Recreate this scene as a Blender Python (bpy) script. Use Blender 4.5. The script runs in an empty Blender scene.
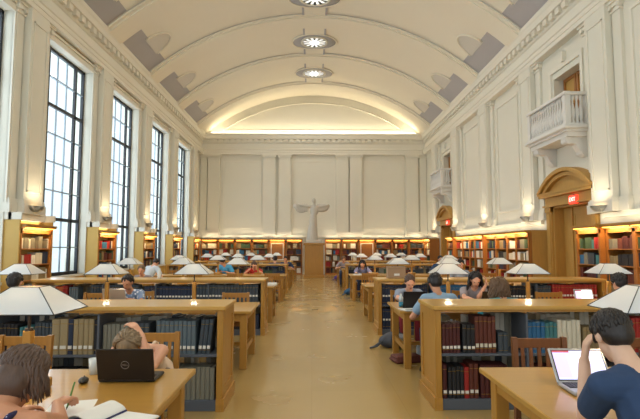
import bpy, math, random
from math import pi, sin, cos, radians, sqrt, atan2
from mathutils import Vector, Matrix
random.seed(7)
SC = bpy.context.scene
COL = SC.collection
V = Vector

# ------------------------------------------------------------ materials
def srgb(h):
    r = []
    for i in (0, 2, 4):
        c = int(h[i:i+2], 16) / 255
        r.append(c/12.92 if c <= .04045 else ((c+.055)/1.055)**2.4)
    return tuple(r) + (1,)
MATS = {}
def mat(name, col, rough=.6, var=0, scale=8, bump=0, metal=0, stretch=(1, 1, 1), wave=False, spec=.5, emis=None, es=0, coat=0, detail=3):
    m = bpy.data.materials.new(name); m.use_nodes = True
    nt = m.node_tree; b = nt.nodes['Principled BSDF']
    c = srgb(col) if isinstance(col, str) else col
    b.inputs['Base Color'].default_value = c
    b.inputs['Roughness'].default_value = rough
    b.inputs['Metallic'].default_value = metal
    b.inputs['Specular IOR Level'].default_value = spec
    b.inputs['Coat Weight'].default_value = coat
    if emis:
        b.inputs['Emission Color'].default_value = srgb(emis); b.inputs['Emission Strength'].default_value = es
    if var or bump:
        tc = nt.nodes.new('ShaderNodeTexCoord'); mp = nt.nodes.new('ShaderNodeMapping')
        mp.inputs['Scale'].default_value = stretch
        nt.links.new(tc.outputs['Object'], mp.inputs['Vector'])
        if wave:
            n = nt.nodes.new('ShaderNodeTexWave'); n.inputs['Scale'].default_value = scale
            n.inputs['Distortion'].default_value = 6; n.inputs['Detail'].default_value = detail
            n.inputs['Detail Scale'].default_value = 1.5
        else:
            n = nt.nodes.new('ShaderNodeTexNoise'); n.inputs['Scale'].default_value = scale
            n.inputs['Detail'].default_value = detail
        nt.links.new(mp.outputs['Vector'], n.inputs['Vector'])
        out = n.outputs['Fac'] if 'Fac' in n.outputs else n.outputs[0]
        if var:
            mx = nt.nodes.new('ShaderNodeMix'); mx.data_type = 'RGBA'
            mx.inputs['A'].default_value = tuple(max(0, x*(1-var)) for x in c[:3]) + (1,)
            mx.inputs['B'].default_value = tuple(min(1, x*(1+var)) for x in c[:3]) + (1,)
            nt.links.new(out, mx.inputs['Factor']); nt.links.new(mx.outputs['Result'], b.inputs['Base Color'])
        if bump:
            bp = nt.nodes.new('ShaderNodeBump'); bp.inputs['Strength'].default_value = bump
            bp.inputs['Distance'].default_value = .01
            nt.links.new(out, bp.inputs['Height']); nt.links.new(bp.outputs['Normal'], b.inputs['Normal'])
    MATS[name] = m
    return m
M = MATS
mat('wall_paint', 'e0dccd', .7, .03, 1.2)
mat('vault_paint', 'ebe4d2', .8, .04, .5)
mat('grey_paint_and_shade', 'b2b0b3', .8, .06, .7)  # medallion grey, also painted as shade on the vault feet
mat('lunette_paint_and_rib_shade', 'd3cfc6', .8, .04, .7)  # lunette grey, also painted as shadow lines beside the ribs
mat('glazing_bar', '8a98a4', .5)  # thin bars kept pale grey-blue: window glare put into their colour
mat('moulding_paint', 'e4dfd0', .6, .02, 2)
mat('balcony_stone', 'dddad4', .6, .03, 3)
mat('dado_stone', 'cca658', .55, .08, 1.5)
mat('oak', 'b48236', .38, .16, 3, .03, stretch=(1, 9, 9))
mat('oak_upright', 'b48236', .38, .16, 3, .03, stretch=(9, 9, 1))
mat('oak_top', 'c99b4c', .3, .10, 3, .02, stretch=(1, 9, 9), coat=.2)
mat('oak_wall', 'a0662a', .45, .18, 3, .03, stretch=(9, 9, 1))
mat('oak_door', 'ba8e46', .5, .16, 3, .03, stretch=(9, 9, 1))
mat('chair_wood', 'a8742f', .4, .2, 4, .03, stretch=(9, 9, 1))
mat('chair_wood_dark', '74441f', .4, .2, 4, .03, stretch=(9, 9, 1))
mat('table_top', 'bb8c40', .28, .10, 3, .02, stretch=(1, 9, 9), coat=.25)
mat('shelf_metal', '565c66', .5)
mat('window_frame', '23262c', .5)
mat('black_plastic', '16130f', .4)
mat('black_lid', '17100f', .35, .1, 30)
mat('lid_logo', '8a8785', .3, metal=.6)
mat('silver', 'b4b4b6', .35, metal=.6)
mat('keys', '2a2b2e', .5)
mat('screen_glow', 'c8cbee', .3, emis='c6c9f2', es=.75)
mat('screen_blank', 'dfe3f4', .3, emis='e6e9fa', es=.85)
mat('screen_panel', 'cdbfe0', .3, emis='cfc0e6', es=.7)
mat('screen_red', 'b05060', .3, emis='b05060', es=.6)
mat('paper', 'eceae4', .7)
mat('paper_edge', 'c9c2b2', .8, .1, 40)
mat('spiral_blue', '3a3a66', .5)
mat('lamp_glass', 'e6eff8', .2, .03, 5, coat=.8, metal=.1)
mat('lamp_frame', '4b4d4d', .4, metal=.5)
mat('lamp_rod', '3b3028', .4, metal=.6)
mat('marble', 'c9c3b6', .55, .08, 4, .05)
mat('brass', 'a8822e', .35, metal=.7)
mat('exit_red', 'e03a2c', .5, emis='ff3a28', es=1.6)
mat('exit_letter', 'ffd9cc', .5, emis='ffe0d0', es=1.5)
mat('sign_dark', '4a3428', .5)
mat('strip_warm', 'ffca70', .5, emis='ffb347', es=5)
mat('strip_white', 'fff0d0', .5, emis='fff0cf', es=6)
mat('ceiling_lamp', 'ffffff', .5, emis='fffbf0', es=5)
mat('ceiling_soft', 'f0eee8', .5, emis='fffbf0', es=.9)
mat('plastic_clear', 'cfd8dc', .15)
mat('bag_grey', '4c4f56', .8, .25, 12, .3)
mat('bag_pale', 'a8aaac', .8, .15, 12, .2)
mat('bag_brown', '6b3a30', .7, .15, 10, .2)
mat('bag_blue', '2a5a80', .8, .2, 10, .2)
mat('bag_purple', '5b3f98', .8, .2, 10, .2)
mat('cardboard', 'a98a6c', .8, .05, 6)
mat('white_plastic', 'e8e8e4', .4)
mat('teal_plastic', '2f8aa8', .3)
mat('pen_green', '4c7a2a', .4)
mat('eye_dark', '1d130f', .3)
mat('lip', 'a4564c', .5)
mat('hair_brown', '584236', .5, .5, 60, .4, stretch=(1, 1, .15))
mat('hair_light', '857055', .5, .35, 60, .4, stretch=(1, 1, .15))
mat('hair_dark', '231c1a', .45, .4, 60, .4, stretch=(1, 1, .3))
mat('hair_curly', '6e5036', .5, .5, 40, .5)
mat('skin', 'dfa585', .5, .05, 6)
mat('skin_tan', 'c98e6c', .5, .05, 6)
mat('skin_pale', 'dfb59a', .5, .05, 6)
mat('cloth_navy', '2c4264', .85, .08, 30, .15)
mat('cloth_peach', 'e2c6ac', .85, .05, 20, .1)
mat('cloth_grey', '8f99ac', .85, .08, 20, .1)
mat('cloth_lightblue', '8aa5bd', .85, .08, 20, .1)
mat('cloth_greyrose', '9a9196', .85, .08, 20, .1)
mat('cloth_teal', '3f98a6', .85, .08, 20, .1)
mat('cloth_white', 'd5dde4', .85, .05, 20, .1)
mat('cloth_red', 'c0302a', .85, .08, 20, .1)
mat('cloth_sky', '4fa6d8', .85, .08, 20, .1)
mat('cloth_lavender', '8c89a8', .85, .08, 20, .1)
mat('cloth_jeans', '34405a', .9, .15, 30, .1)
mat('cloth_darkred', '8a2a34', .9, .1, 30, .1)
def dotted(name, base, spot, scale, thr):
    m = mat(name, base, .85); nt = m.node_tree; b = nt.nodes['Principled BSDF']
    tc = nt.nodes.new('ShaderNodeTexCoord'); v = nt.nodes.new('ShaderNodeTexVoronoi'); v.inputs['Scale'].default_value = scale
    nt.links.new(tc.outputs['Object'], v.inputs['Vector'])
    r = nt.nodes.new('ShaderNodeValToRGB'); r.color_ramp.elements[0].position = thr; r.color_ramp.elements[1].position = thr+.05
    r.color_ramp.elements[0].color = srgb(spot); r.color_ramp.elements[1].color = srgb(base)
    nt.links.new(v.outputs['Distance'], r.inputs['Fac']); nt.links.new(r.outputs['Color'], b.inputs['Base Color'])
dotted('cloth_strap', '23234c', 'b9b6cc', 70, .22)
dotted('cloth_floral', '7f93b4', 'dde4ee', 22, .36)

def floor_mat():
    m = mat('floor_tiles', 'b98f5a', .2, coat=.2); nt = m.node_tree; b = nt.nodes['Principled BSDF']
    tc = nt.nodes.new('ShaderNodeTexCoord'); br = nt.nodes.new('ShaderNodeTexBrick')
    br.offset = 0; br.inputs['Scale'].default_value = 1; br.inputs['Brick Width'].default_value = .92; br.inputs['Row Height'].default_value = .92
    br.inputs['Mortar Size'].default_value = .004
    br.inputs['Color1'].default_value = srgb('b99a5e'); br.inputs['Color2'].default_value = srgb('b5965a'); br.inputs['Mortar'].default_value = srgb('af9056')
    nt.links.new(tc.outputs['Object'], br.inputs['Vector'])
    n = nt.nodes.new('ShaderNodeTexNoise'); n.inputs['Scale'].default_value = 1.3; n.inputs['Detail'].default_value = 6
    nt.links.new(tc.outputs['Object'], n.inputs['Vector'])
    mx = nt.nodes.new('ShaderNodeMix'); mx.data_type = 'RGBA'; mx.blend_type = 'MULTIPLY'; mx.inputs['Factor'].default_value = .25
    rp = nt.nodes.new('ShaderNodeValToRGB'); rp.color_ramp.elements[0].color = (.62, .6, .55, 1); rp.color_ramp.elements[1].color = (1.1, 1.1, 1.1, 1)
    nt.links.new(n.outputs['Fac'], rp.inputs['Fac']); nt.links.new(br.outputs['Color'], mx.inputs['A']); nt.links.new(rp.outputs['Color'], mx.inputs['B'])
    nt.links.new(mx.outputs['Result'], b.inputs['Base Color'])
    mr = nt.nodes.new('ShaderNodeMapRange'); mr.inputs['To Min'].default_value = .16; mr.inputs['To Max'].default_value = .34
    nt.links.new(n.outputs['Fac'], mr.inputs['Value']); nt.links.new(mr.outputs['Result'], b.inputs['Roughness'])
floor_mat()
def glass_mat():
    m = bpy.data.materials.new('window_glass'); m.use_nodes = True; nt = m.node_tree
    for n in list(nt.nodes): nt.nodes.remove(n)
    o = nt.nodes.new('ShaderNodeOutputMaterial'); t = nt.nodes.new('ShaderNodeBsdfTransparent'); g = nt.nodes.new('ShaderNodeBsdfGlossy')
    t.inputs[0].default_value = (.93, .97, 1, 1); g.inputs['Roughness'].default_value = .05
    f = nt.nodes.new('ShaderNodeMixShader'); f.inputs[0].default_value = .06
    nt.links.new(t.outputs[0], f.inputs[1]); nt.links.new(g.outputs[0], f.inputs[2]); nt.links.new(f.outputs[0], o.inputs[0])
    MATS['window_glass'] = m
glass_mat()
def lamp_shade_mat():
    m = M['lamp_glass']; b = m.node_tree.nodes['Principled BSDF']
    b.inputs['Subsurface Weight'].default_value = 0
    nt = m.node_tree; tr = nt.nodes.new('ShaderNodeBsdfTranslucent'); tr.inputs[0].default_value = (.95, .9, .8, 1)
    mx = nt.nodes.new('ShaderNodeMixShader'); mx.inputs[0].default_value = .3
    o = nt.nodes['Material Output']
    nt.links.new(b.outputs[0], mx.inputs[1]); nt.links.new(tr.outputs[0], mx.inputs[2]); nt.links.new(mx.outputs[0], o.inputs[0])
lamp_shade_mat()
BOOKC = dict(book_maroon='4c1c1a', book_brown='5e2a1c', book_black='1c1c20', book_navy='232e46', book_blue='2a648e', book_teal='3c7478',
             book_cream='d3ccb8', book_tan='8d7a55', book_beige='9d8a66', book_greyblue='5c6a72', book_slate='3b444c', book_grey='7d7a6c',
             book_red='9c221c', book_orange='bb5a2a', book_green='3a5238', book_white='e2ded4')
for k, c in BOOKC.items(): mat(k, c, .6, .15, 20)

# ------------------------------------------------------------ mesh builder
class MB:
    def __init__(s): s.v = []; s.f = []; s.m = []; s.mats = []; s.sm = []
    def mi(s, name):
        if name not in s.mats: s.mats.append(name)
        return s.mats.index(name)
    def add(s, vs, fs, m, smooth=False, X=None):
        o = len(s.v)
        s.v += [tuple(X @ V(p)) if X is not None else tuple(p) for p in vs]
        i = s.mi(m)
        for f in fs: s.f.append([o+k for k in f]); s.m.append(i); s.sm.append(smooth)
    def box(s, x0, y0, z0, x1, y1, z1, m, X=None, bev=0):
        if x0 > x1: x0, x1 = x1, x0
        if y0 > y1: y0, y1 = y1, y0
        if z0 > z1: z0, z1 = z1, z0
        if bev:
            b = min(bev, (x1-x0)/2.2, (y1-y0)/2.2, (z1-z0)/2.2)
            vs = []; idx = {}
            for ix in (0, 1):
                for iy in (0, 1):
                    for iz in (0, 1):
                        c = (x1 if ix else x0, y1 if iy else y0, z1 if iz else z0)
                        sg = (-1 if ix else 1, -1 if iy else 1, -1 if iz else 1)
                        for a in range(3):
                            p = [c[k] + (0 if k == a else sg[k]*b) for k in range(3)]
                            idx[(ix, iy, iz, a)] = len(vs); vs.append(p)
            fs = []
            for a in range(3):
                u, w = [(1, 2), (0, 2), (0, 1)][a]
                for sd in (0, 1):
                    q = []
                    for (i, j) in ((0, 0), (1, 0), (1, 1), (0, 1)):
                        k = [0, 0, 0]; k[a] = sd; k[u] = i; k[w] = j; q.append(idx[(*k, a)])
                    if (sd == 0) != (a == 1): q.reverse()
                    fs.append(q)
            for a in range(3):   # edges along axis a
                u, w = [(1, 2), (0, 2), (0, 1)][a]
                for i in (0, 1):
                    for j in (0, 1):
                        k0 = [0, 0, 0]; k0[u] = i; k0[w] = j; k1 = list(k0); k1[a] = 1
                        q = [idx[(*k0, u)], idx[(*k0, w)], idx[(*k1, w)], idx[(*k1, u)]]
                        fs.append(q)
            for ix in (0, 1):
                for iy in (0, 1):
                    for iz in (0, 1): fs.append([idx[(ix, iy, iz, a)] for a in range(3)])
            cen = V(((x0+x1)/2, (y0+y1)/2, (z0+z1)/2)); out = []
            for q in fs:
                p = [V(vs[k]) for k in q]; n = (p[1]-p[0]).cross(p[2]-p[0]); c = sum(p, V())/len(p)
                out.append(q if n.dot(c-cen) > 0 else q[::-1])
            s.add(vs, out, m, False, X); return s
        vs = [(x0, y0, z0), (x1, y0, z0), (x1, y1, z0), (x0, y1, z0), (x0, y0, z1), (x1, y0, z1), (x1, y1, z1), (x0, y1, z1)]
        s.add(vs, [(0, 3, 2, 1), (4, 5, 6, 7), (0, 1, 5, 4), (1, 2, 6, 5), (2, 3, 7, 6), (3, 0, 4, 7)], m, False, X); return s
    def cyl(s, p0, p1, r0, r1, m, n=12, cap=True, smooth=True, X=None):
        p0 = V(p0); p1 = V(p1); d = (p1-p0).normalized()
        a = d.orthogonal().normalized(); b = d.cross(a)
        vs = [p0+(a*cos(2*pi*k/n)+b*sin(2*pi*k/n))*r0 for k in range(n)]+[p1+(a*cos(2*pi*k/n)+b*sin(2*pi*k/n))*r1 for k in range(n)]
        s.add(vs, [(k, (k+1) % n, n+(k+1) % n, n+k) for k in range(n)], m, smooth, X)
        if cap: s.add(vs, [list(range(n))[::-1], list(range(n, 2*n))], m, False, X)
        return s
    def tube(s, pts, rs, m, n=6, X=None):
        pts = [V(p) for p in pts]; vs = []; k = len(pts)
        if not hasattr(rs, '__len__'): rs = [rs]*k
        a = None
        for i, p in enumerate(pts):
            d = (pts[min(i+1, k-1)]-pts[max(i-1, 0)]).normalized()
            a = d.orthogonal().normalized() if a is None else (a-d*a.dot(d)).normalized()
            b = d.cross(a)
            vs += [p+(a*cos(2*pi*j/n)+b*sin(2*pi*j/n))*rs[i] for j in range(n)]
        fs = [(i*n+j, i*n+(j+1) % n, (i+1)*n+(j+1) % n, (i+1)*n+j) for i in range(k-1) for j in range(n)]
        fs += [list(range(n))[::-1], list(range((k-1)*n, k*n))]
        s.add(vs, fs, m, True, X); return s
    def lathe(s, prof, m, n=16, c=(0, 0, 0), X=None):
        vs = []; k = len(prof)
        for r, z in prof: vs += [(c[0]+r*cos(2*pi*j/n), c[1]+r*sin(2*pi*j/n), c[2]+z) for j in range(n)]
        fs = [(i*n+j, i*n+(j+1) % n, (i+1)*n+(j+1) % n, (i+1)*n+j) for i in range(k-1) for j in range(n)]
        fs += [list(range(n))[::-1], list(range((k-1)*n, k*n))]
        s.add(vs, fs, m, True, X); return s
    def prism(s, poly, a0, a1, axis, m, X=None):
        # poly: list of 2-d points; extruded along axis from a0 to a1
        n = len(poly)
        def P(p, a):
            return {'x': (a, p[0], p[1]), 'y': (p[0], a, p[1]), 'z': (p[0], p[1], a)}[axis]
        vs = [P(p, a0) for p in poly]+[P(p, a1) for p in poly]
        fs = [(k, (k+1) % n, n+(k+1) % n, n+k) for k in range(n)]+[list(range(n))[::-1], list(range(n, 2*n))]
        ar = sum(poly[i][0]*poly[(i+1) % n][1]-poly[(i+1) % n][0]*poly[i][1] for i in range(n))
        flip = (ar > 0) == (axis == 'y')
        if a1 < a0: flip = not flip
        if flip: fs = [list(f)[::-1] for f in fs]
        s.add(vs, fs, m, False, X); return s
    def ell(s, c, r, m=None, R=None, n=12, k=8, X=None, noise=0):
        c = V(c); vs = []; R = R or Matrix.Identity(3)
        for i in range(1, k):
            t = pi*i/k
            for j in range(n):
                p = 2*pi*j/n; q = 1+noise*random.uniform(-1, 1)
                vs.append(c+R @ V((r[0]*sin(t)*cos(p)*q, r[1]*sin(t)*sin(p)*q, r[2]*cos(t)*q)))
        vs += [c+R @ V((0, 0, r[2])), c-R @ V((0, 0, r[2]))]
        fs = [(i*n+j, (i+1)*n+j, (i+1)*n+(j+1) % n, i*n+(j+1) % n) for i in range(k-2) for j in range(n)]
        fs += [((k-1)*n, j, (j+1) % n) for j in range(n)]+[((k-1)*n+1, (k-2)*n+(j+1) % n, (k-2)*n+j) for j in range(n)]
        s.add(vs, fs, m or 'skin', True, X); return s
    def caps(s, p0, r0, p1, r1, m=None, n=12, X=None):
        p0 = V(p0); p1 = V(p1); d = (p1-p0); L = max(d.length, 1e-5); d = d/L
        a = d.orthogonal().normalized(); b = d.cross(a); rings = []
        for t in (80, 55, 28): rings.append((p0-d*r0*sin(radians(t)), r0*cos(radians(t))))
        rings += [(p0, r0), (p0.lerp(p1, .5), (r0+r1)/2), (p1, r1)]
        for t in (28, 55, 80): rings.append((p1+d*r1*sin(radians(t)), r1*cos(radians(t))))
        vs = []
        for q, r in rings: vs += [q+(a*cos(2*pi*j/n)+b*sin(2*pi*j/n))*r for j in range(n)]
        k = len(rings)
        fs = [(i*n+j, i*n+(j+1) % n, (i+1)*n+(j+1) % n, (i+1)*n+j) for i in range(k-1) for j in range(n)]
        fs += [list(range(n))[::-1], list(range((k-1)*n, k*n))]
        s.add(vs, fs, m or 'skin', True, X); return s
    def mesh(s, name):
        me = bpy.data.meshes.new(name); me.from_pydata(s.v, [], s.f)
        for n in s.mats: me.materials.append(MATS[n])
        me.polygons.foreach_set('material_index', s.m); me.polygons.foreach_set('use_smooth', s.sm)
        me.update(); return me
    def build(s, name, parent=None, loc=None):
        o = bpy.data.objects.new(name, s.mesh(name)); COL.objects.link(o)
        if parent: o.parent = parent
        if loc: o.location = loc
        return o
    def remesh(s, name, voxel, m, parent=None, smooth=3):
        me = s.mesh('tmp'); o = bpy.data.objects.new('tmp', me); COL.objects.link(o)
        r = o.modifiers.new('r', 'REMESH'); r.mode = 'VOXEL'; r.voxel_size = voxel; r.use_smooth_shade = True
        q = o.modifiers.new('s', 'SMOOTH'); q.factor = .5; q.iterations = smooth
        dg = bpy.context.evaluated_depsgraph_get(); dg.update()
        nm = bpy.data.meshes.new_from_object(o.evaluated_get(dg)); bpy.data.objects.remove(o); nm.name = name
        nm.materials.clear(); nm.materials.append(MATS[m])
        for p in nm.polygons: p.material_index = 0; p.use_smooth = True
        ob = bpy.data.objects.new(name, nm); COL.objects.link(ob); ob.parent = parent
        return ob
def empty(name, loc=(0, 0, 0), rz=0, label=None, cat=None, group=None):
    o = bpy.data.objects.new(name, None); COL.objects.link(o); o.location = loc; o.rotation_euler = (0, 0, rz)
    o.empty_display_size = .1
    return tag(o, label, cat, group)
def tag(o, label=None, cat=None, group=None, kind=None):
    if label: o['label'] = label
    if cat: o['category'] = cat
    if group: o['group'] = group
    if kind: o['kind'] = kind
    return o
def copy_tree(o, parent=None, kids=None):
    c = o.copy(); COL.objects.link(c); c.parent = parent
    for ch in KIDS.get(o.name, ()) if kids is None else kids: copy_tree(ch, c)
    return c
KIDS = {}
def freeze(o):
    KIDS[o.name] = list(o.children)
    for c in o.children: freeze(c)
def dup(o, loc, rz, label, group=None):
    c = copy_tree(o); c.location = loc; c.rotation_euler = (0, 0, rz); c['label'] = label
    if group: c['group'] = group
    return c
def structure(mb, name, label=None, parent=None):
    o = mb.build(name, parent)
    if parent is None: tag(o, label, name.split('_')[0], None, 'structure')
    return o
def text_mesh(body, size, depth, m, name, parent, X):
    cu = bpy.data.curves.new(name, 'FONT'); cu.body = body; cu.size = size; cu.extrude = depth; cu.align_x = 'CENTER'; cu.align_y = 'CENTER'
    t = bpy.data.objects.new('tmp', cu); COL.objects.link(t)
    dg = bpy.context.evaluated_depsgraph_get(); dg.update()
    me = bpy.data.meshes.new_from_object(t.evaluated_get(dg)); bpy.data.objects.remove(t)
    me.transform(X); me.materials.clear(); me.materials.append(MATS[m])
    for p in me.polygons: p.material_index = 0
    o = bpy.data.objects.new(name, me); COL.objects.link(o); o.parent = parent
    return o

# ------------------------------------------------------------ the hall
XL, XR, YE, Y0 = -6.8, 7.0, 29.5, -6.1
XC = (XL+XR)/2
PIERS = [11.57+3.97*k for k in range(-4, 5)]
BAYS = [13.555+3.97*k for k in range(-4, 4)]
ZS, ZC = 8.45, 10.95                     # vault springing and crown
HW = (XR-XL)/2-.25
RV = (HW**2+(ZC-ZS)**2)/(2*(ZC-ZS))
def vz(x): return ZC-RV+sqrt(max(0, RV*RV-(x-XC)**2))
mb = MB(); mb.box(XL-.6, Y0, -.15, XR+.6, YE+.4, 0, 'floor_tiles'); structure(mb, 'floor', 'polished tan tiled floor with a central aisle')

def vault():
    mb = MB(); N = 48; t = .2
    a = math.asin(HW/RV)
    pin = [(XC+RV*sin(-a+2*a*k/N), ZC-RV+RV*cos(-a+2*a*k/N)) for k in range(N+1)]
    def strip(pts, y0, y1, m, dz):
        for i in range(len(pts)-1):
            (xa, za), (xb, zb) = pts[i], pts[i+1]
            mb.add([(xa, y0, za), (xb, y0, zb), (xb, y1, zb), (xa, y1, za)], [(0, 1, 2, 3)], m, True)
    # lower band on both feet: shade painted in as grey, cream above
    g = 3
    strip(pin[:g+1], Y0, 27.0, 'grey_paint_and_shade', 0); strip(pin[g:N-g+1], Y0, 27.0, 'vault_paint', 0); strip(pin[N-g:], Y0, 27.0, 'grey_paint_and_shade', 0)
    strip(pin, 27.0, YE, 'vault_paint', 0)
    up = [(x, z+.25) for x, z in pin]
    for i in range(N):
        (xa, za), (xb, zb) = up[i], up[i+1]
        mb.add([(xa, Y0, za), (xb, Y0, zb), (xb, YE+.4, zb), (xa, YE+.4, za)], [(3, 2, 1, 0)], 'vault_paint')
    o = structure(mb, 'ceiling', 'cream barrel vault with grey shade painted at its feet')
    # transverse ribs
    for y in PIERS:
        rb = MB()
        for (h, w) in ((.07, .58), (.12, .44)):
            A = [(x-(x-XC)/RV*h, z-(z-(ZC-RV))/RV*h) for x, z in pin]
            for i in range(N):
                (xa, za), (xb, zb) = A[i], A[i+1]; (xc, zc), (xd, zd) = pin[i], pin[i+1]
                rb.add([(xa, y-w, za), (xb, y-w, zb), (xb, y+w, zb), (xa, y+w, za)], [(0, 1, 2, 3)], 'vault_paint', True)
                rb.add([(xc, y-w, zc), (xd, y-w, zd), (xb, y-w, zb), (xa, y-w, za)], [(0, 1, 2, 3)], 'vault_paint', True)
                rb.add([(xc, y+w, zc), (xd, y+w, zd), (xb, y+w, zb), (xa, y+w, za)], [(3, 2, 1, 0)], 'vault_paint', True)
        rb.build('rib', o)
        for s_ in (-1, 1):     # grey shadow line painted along each rib edge
            ln = MB(); w0 = y+s_*.58; w1 = y+s_*.65
            A = [(x-(x-XC)/RV*.02, z-(z-(ZC-RV))/RV*.02) for x, z in pin]
            for i in range(N):
                (xa, za), (xb, zb) = A[i], A[i+1]
                ln.add([(xa, w0, za), (xb, w0, zb), (xb, w1, zb), (xa, w1, za)], [(0, 1, 2, 3)], 'lunette_paint_and_rib_shade', True)
            ln.build('rib_shadow_line', o)
    # lunettes near the feet of each bay
    for y in BAYS[3:]+[BAYS[2]]:
        for s_ in (-1, 1):
            lm = MB(); n = 18; c0 = .79; R0 = .85
            def P(u, v, off=.015):       # u along y, v up along the arc
                th = s_*(a*(1-(.78+v)/ (RV*a)))
                r = RV-off
                return (XC+r*sin(th), y+u, ZC-RV+r*cos(th))
            ring = [(-.62, 0)]+[(.62*cos(pi-pi*k/n), .05+.8*sin(pi-pi*k/n)) for k in range(n+1)]+[(.62, 0)]
            vs = [P(u, v) for u, v in ring]+[P(0, .4)]
            m_ = len(ring); fs = [(k, k+1, m_) for k in range(m_-1)]+[(m_-1, 0, m_)]
            if s_ > 0: fs = [f[::-1] for f in fs]
            lm.add(vs, fs, 'lunette_paint_and_rib_shade', True)
            lm.tube([P(u, v, .03) for u, v in ring[1:-1]], .035, 'vault_paint', 6)
            lm.build('lunette', o)
    # medallion surrounds
    for y in BAYS[1:]:
        md = MB()
        z = lambda x, d: vz(x)-d
        n = 40; sc = .9
        out = [(XC+1.0*cos(2*pi*k/n), y+.8*sin(2*pi*k/n)) for k in range(n)]
        inn = [(XC+.62*cos(2*pi*k/n), y+.62*sin(2*pi*k/n)) for k in range(n)]
        vs = [(x, q, z(x, .05)) for x, q in out]+[(x, q, z(x, .05)) for x, q in inn]+[(x, q, z(x, 0)) for x, q in out]
        fs = [(k, n+k, n+(k+1) % n, (k+1) % n) for k in range(n)]+[(k, (k+1) % n, 2*n+(k+1) % n, 2*n+k) for k in range(n)]
        md.add(vs, [f[::-1] for f in fs], 'grey_paint_and_shade', True)
        md.tube([(x, q, z(x, .05)) for x, q in out+out[:1]], .035, 'vault_paint', 6)
        for e in (-1, 1):
            md.box(XC-.42, y+e*.7, ZC-.05, XC+.42, y+e*1.5, ZC+.0, 'vault_paint')
            for q in (-1, 1): md.box(XC+q*.42, y+e*.7, ZC-.07, XC+q*.50, y+e*1.5, ZC, 'grey_paint_and_shade')
        md.build('medallion', o)
    return o
vault()
def ceiling_lights():
    for i, y in enumerate(BAYS[1:]):
        place = {6: 'nearest to the far end wall', 5: 'second from the far end wall', 4: 'third from the far end wall'}.get(i, 'over the near part of the hall')
        r = empty('ceiling_light', (XC, y, ZC-.05), 0, 'round pierced ceiling light in the vault crown, '+place, 'ceiling light', 'ceiling lights along the vault')
        a = MB(); n = 24
        a.lathe([(.62, .0), (.62, -.05), (.56, -.08), (.52, -.05), (.52, 0)], 'moulding_paint', 32); a.build('rim', r)
        b = MB(); b.lathe([(.5, -.02), (.5, -.03), (.001, -.03)], 'ceiling_soft', 24); b.lathe([(.2, -.03), (.19, -.06), (.001, -.065)], 'ceiling_lamp', 24); b.build('diffuser', r)
        g = MB()
        for k in range(12):
            t = 2*pi*k/12; g.add([(.16*cos(t-.06), .16*sin(t-.06), -.05), (.16*cos(t+.06), .16*sin(t+.06), -.05), (.53*cos(t+.13), .53*sin(t+.13), -.05), (.53*cos(t-.13), .53*sin(t-.13), -.05)], [(3, 2, 1, 0), (0, 1, 2, 3)], 'moulding_paint')
        g.build('grille', r)
ceiling_lights()

def prof_run(mb, prof, y0, y1, side, m):
    # prof: (distance from wall, z), extruded along y
    pts = [((XL+d) if side < 0 else (XR-d), z) for d, z in prof]
    mb.prism(pts, y0, y1, 'y', m)
ENT = [(-.3, 7.22), (.23, 7.22), (.23, 7.34), (.25, 7.35), (.25, 7.46), (.28, 7.49), (.28, 7.56), (.13, 7.6), (.13, 7.88), (.17, 7.91), (.19, 7.98), (.19, 8.12), (.33, 8.16), (.34, 8.34), (.37, 8.4), (.38, 8.5), (-.3, 8.5)]
def cornice():
    mb = MB()
    prof_run(mb, ENT, Y0, YE, -1, 'moulding_paint'); y = Y0+.1
    while y < YE-.75:
        mb.box(XL+.17, y, 7.97, XL+.30, y+.2, 8.14, 'moulding_paint'); y += .36
    structure(mb, 'trim_1', 'cream cornice with dentils above the windows')
    mb = MB(); prof_run(mb, ENT, Y0, YE, 1, 'moulding_paint'); y = Y0+.1
    while y < YE-.75:
        mb.box(XR-.30, y, 7.97, XR-.17, y+.2, 8.14, 'moulding_paint'); y += .36
    structure(mb, 'trim_2', 'cream cornice with dentils above the balconies')
    mb = MB()
    mb.prism([(YE-d, z) for d, z in ENT], XL+.1, XR-.1, 'x', 'moulding_paint'); x = XL+.8
    while x < XR-.9:
        mb.box(x, YE-.30, 7.97, x+.2, YE-.17, 8.14, 'moulding_paint'); x += .36
    structure(mb, 'trim_3', 'cream cornice with dentils across the end wall')
cornice()

def pilaster(mb, c, w, d, z0, z1, X, panel=True, cap=True, m='wall_paint'):
    """local frame: u along the wall, -v out of the wall; X maps (u, v, z) to the world"""
    B = lambda u0, v0, a, u1, v1, b, mm=m: mb.box(u0, v0, a, u1, v1, b, mm, X)
    B(c-w/2, -d, z0, c+w/2, .02, z1)
    B(c-w/2-.05, -d-.06, z0, c+w/2+.05, .02, z0+.22, 'moulding_paint'); B(c-w/2-.03, -d-.035, z0+.22, c+w/2+.03, .02, z0+.32, 'moulding_paint')
    if panel:
        p = .1; t = .035
        for (a, b, e, f) in ((c-w/2+p, z0+.5, c-w/2+p+t, z1-.3), (c+w/2-p-t, z0+.5, c+w/2-p, z1-.3), (c-w/2+p, z0+.5, c+w/2-p, z0+.5+t), (c-w/2+p, z1-.3-t, c+w/2-p, z1-.3)):
            B(a, -d-.022, b, e, -d+.01, f, 'moulding_paint')
    if cap:
        B(c-w/2-.03, -d-.03, z1-.26, c+w/2+.03, .02, z1-.22, 'moulding_paint')
        B(c-w/2-.04, -d-.05, z1-.14, c+w/2+.04, .02, z1-.06, 'moulding_paint'); B(c-w/2-.09, -d-.1, z1-.06, c+w/2+.09, .02, z1+.03, 'moulding_paint')
        for s_ in (-1, 1): mb.cyl((c+s_*(w/2-.0), -d-.07, z1-.12), (c+s_*(w/2-.0), .02, z1-.12), .07, .07, 'moulding_paint', 10, X=X)
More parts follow.
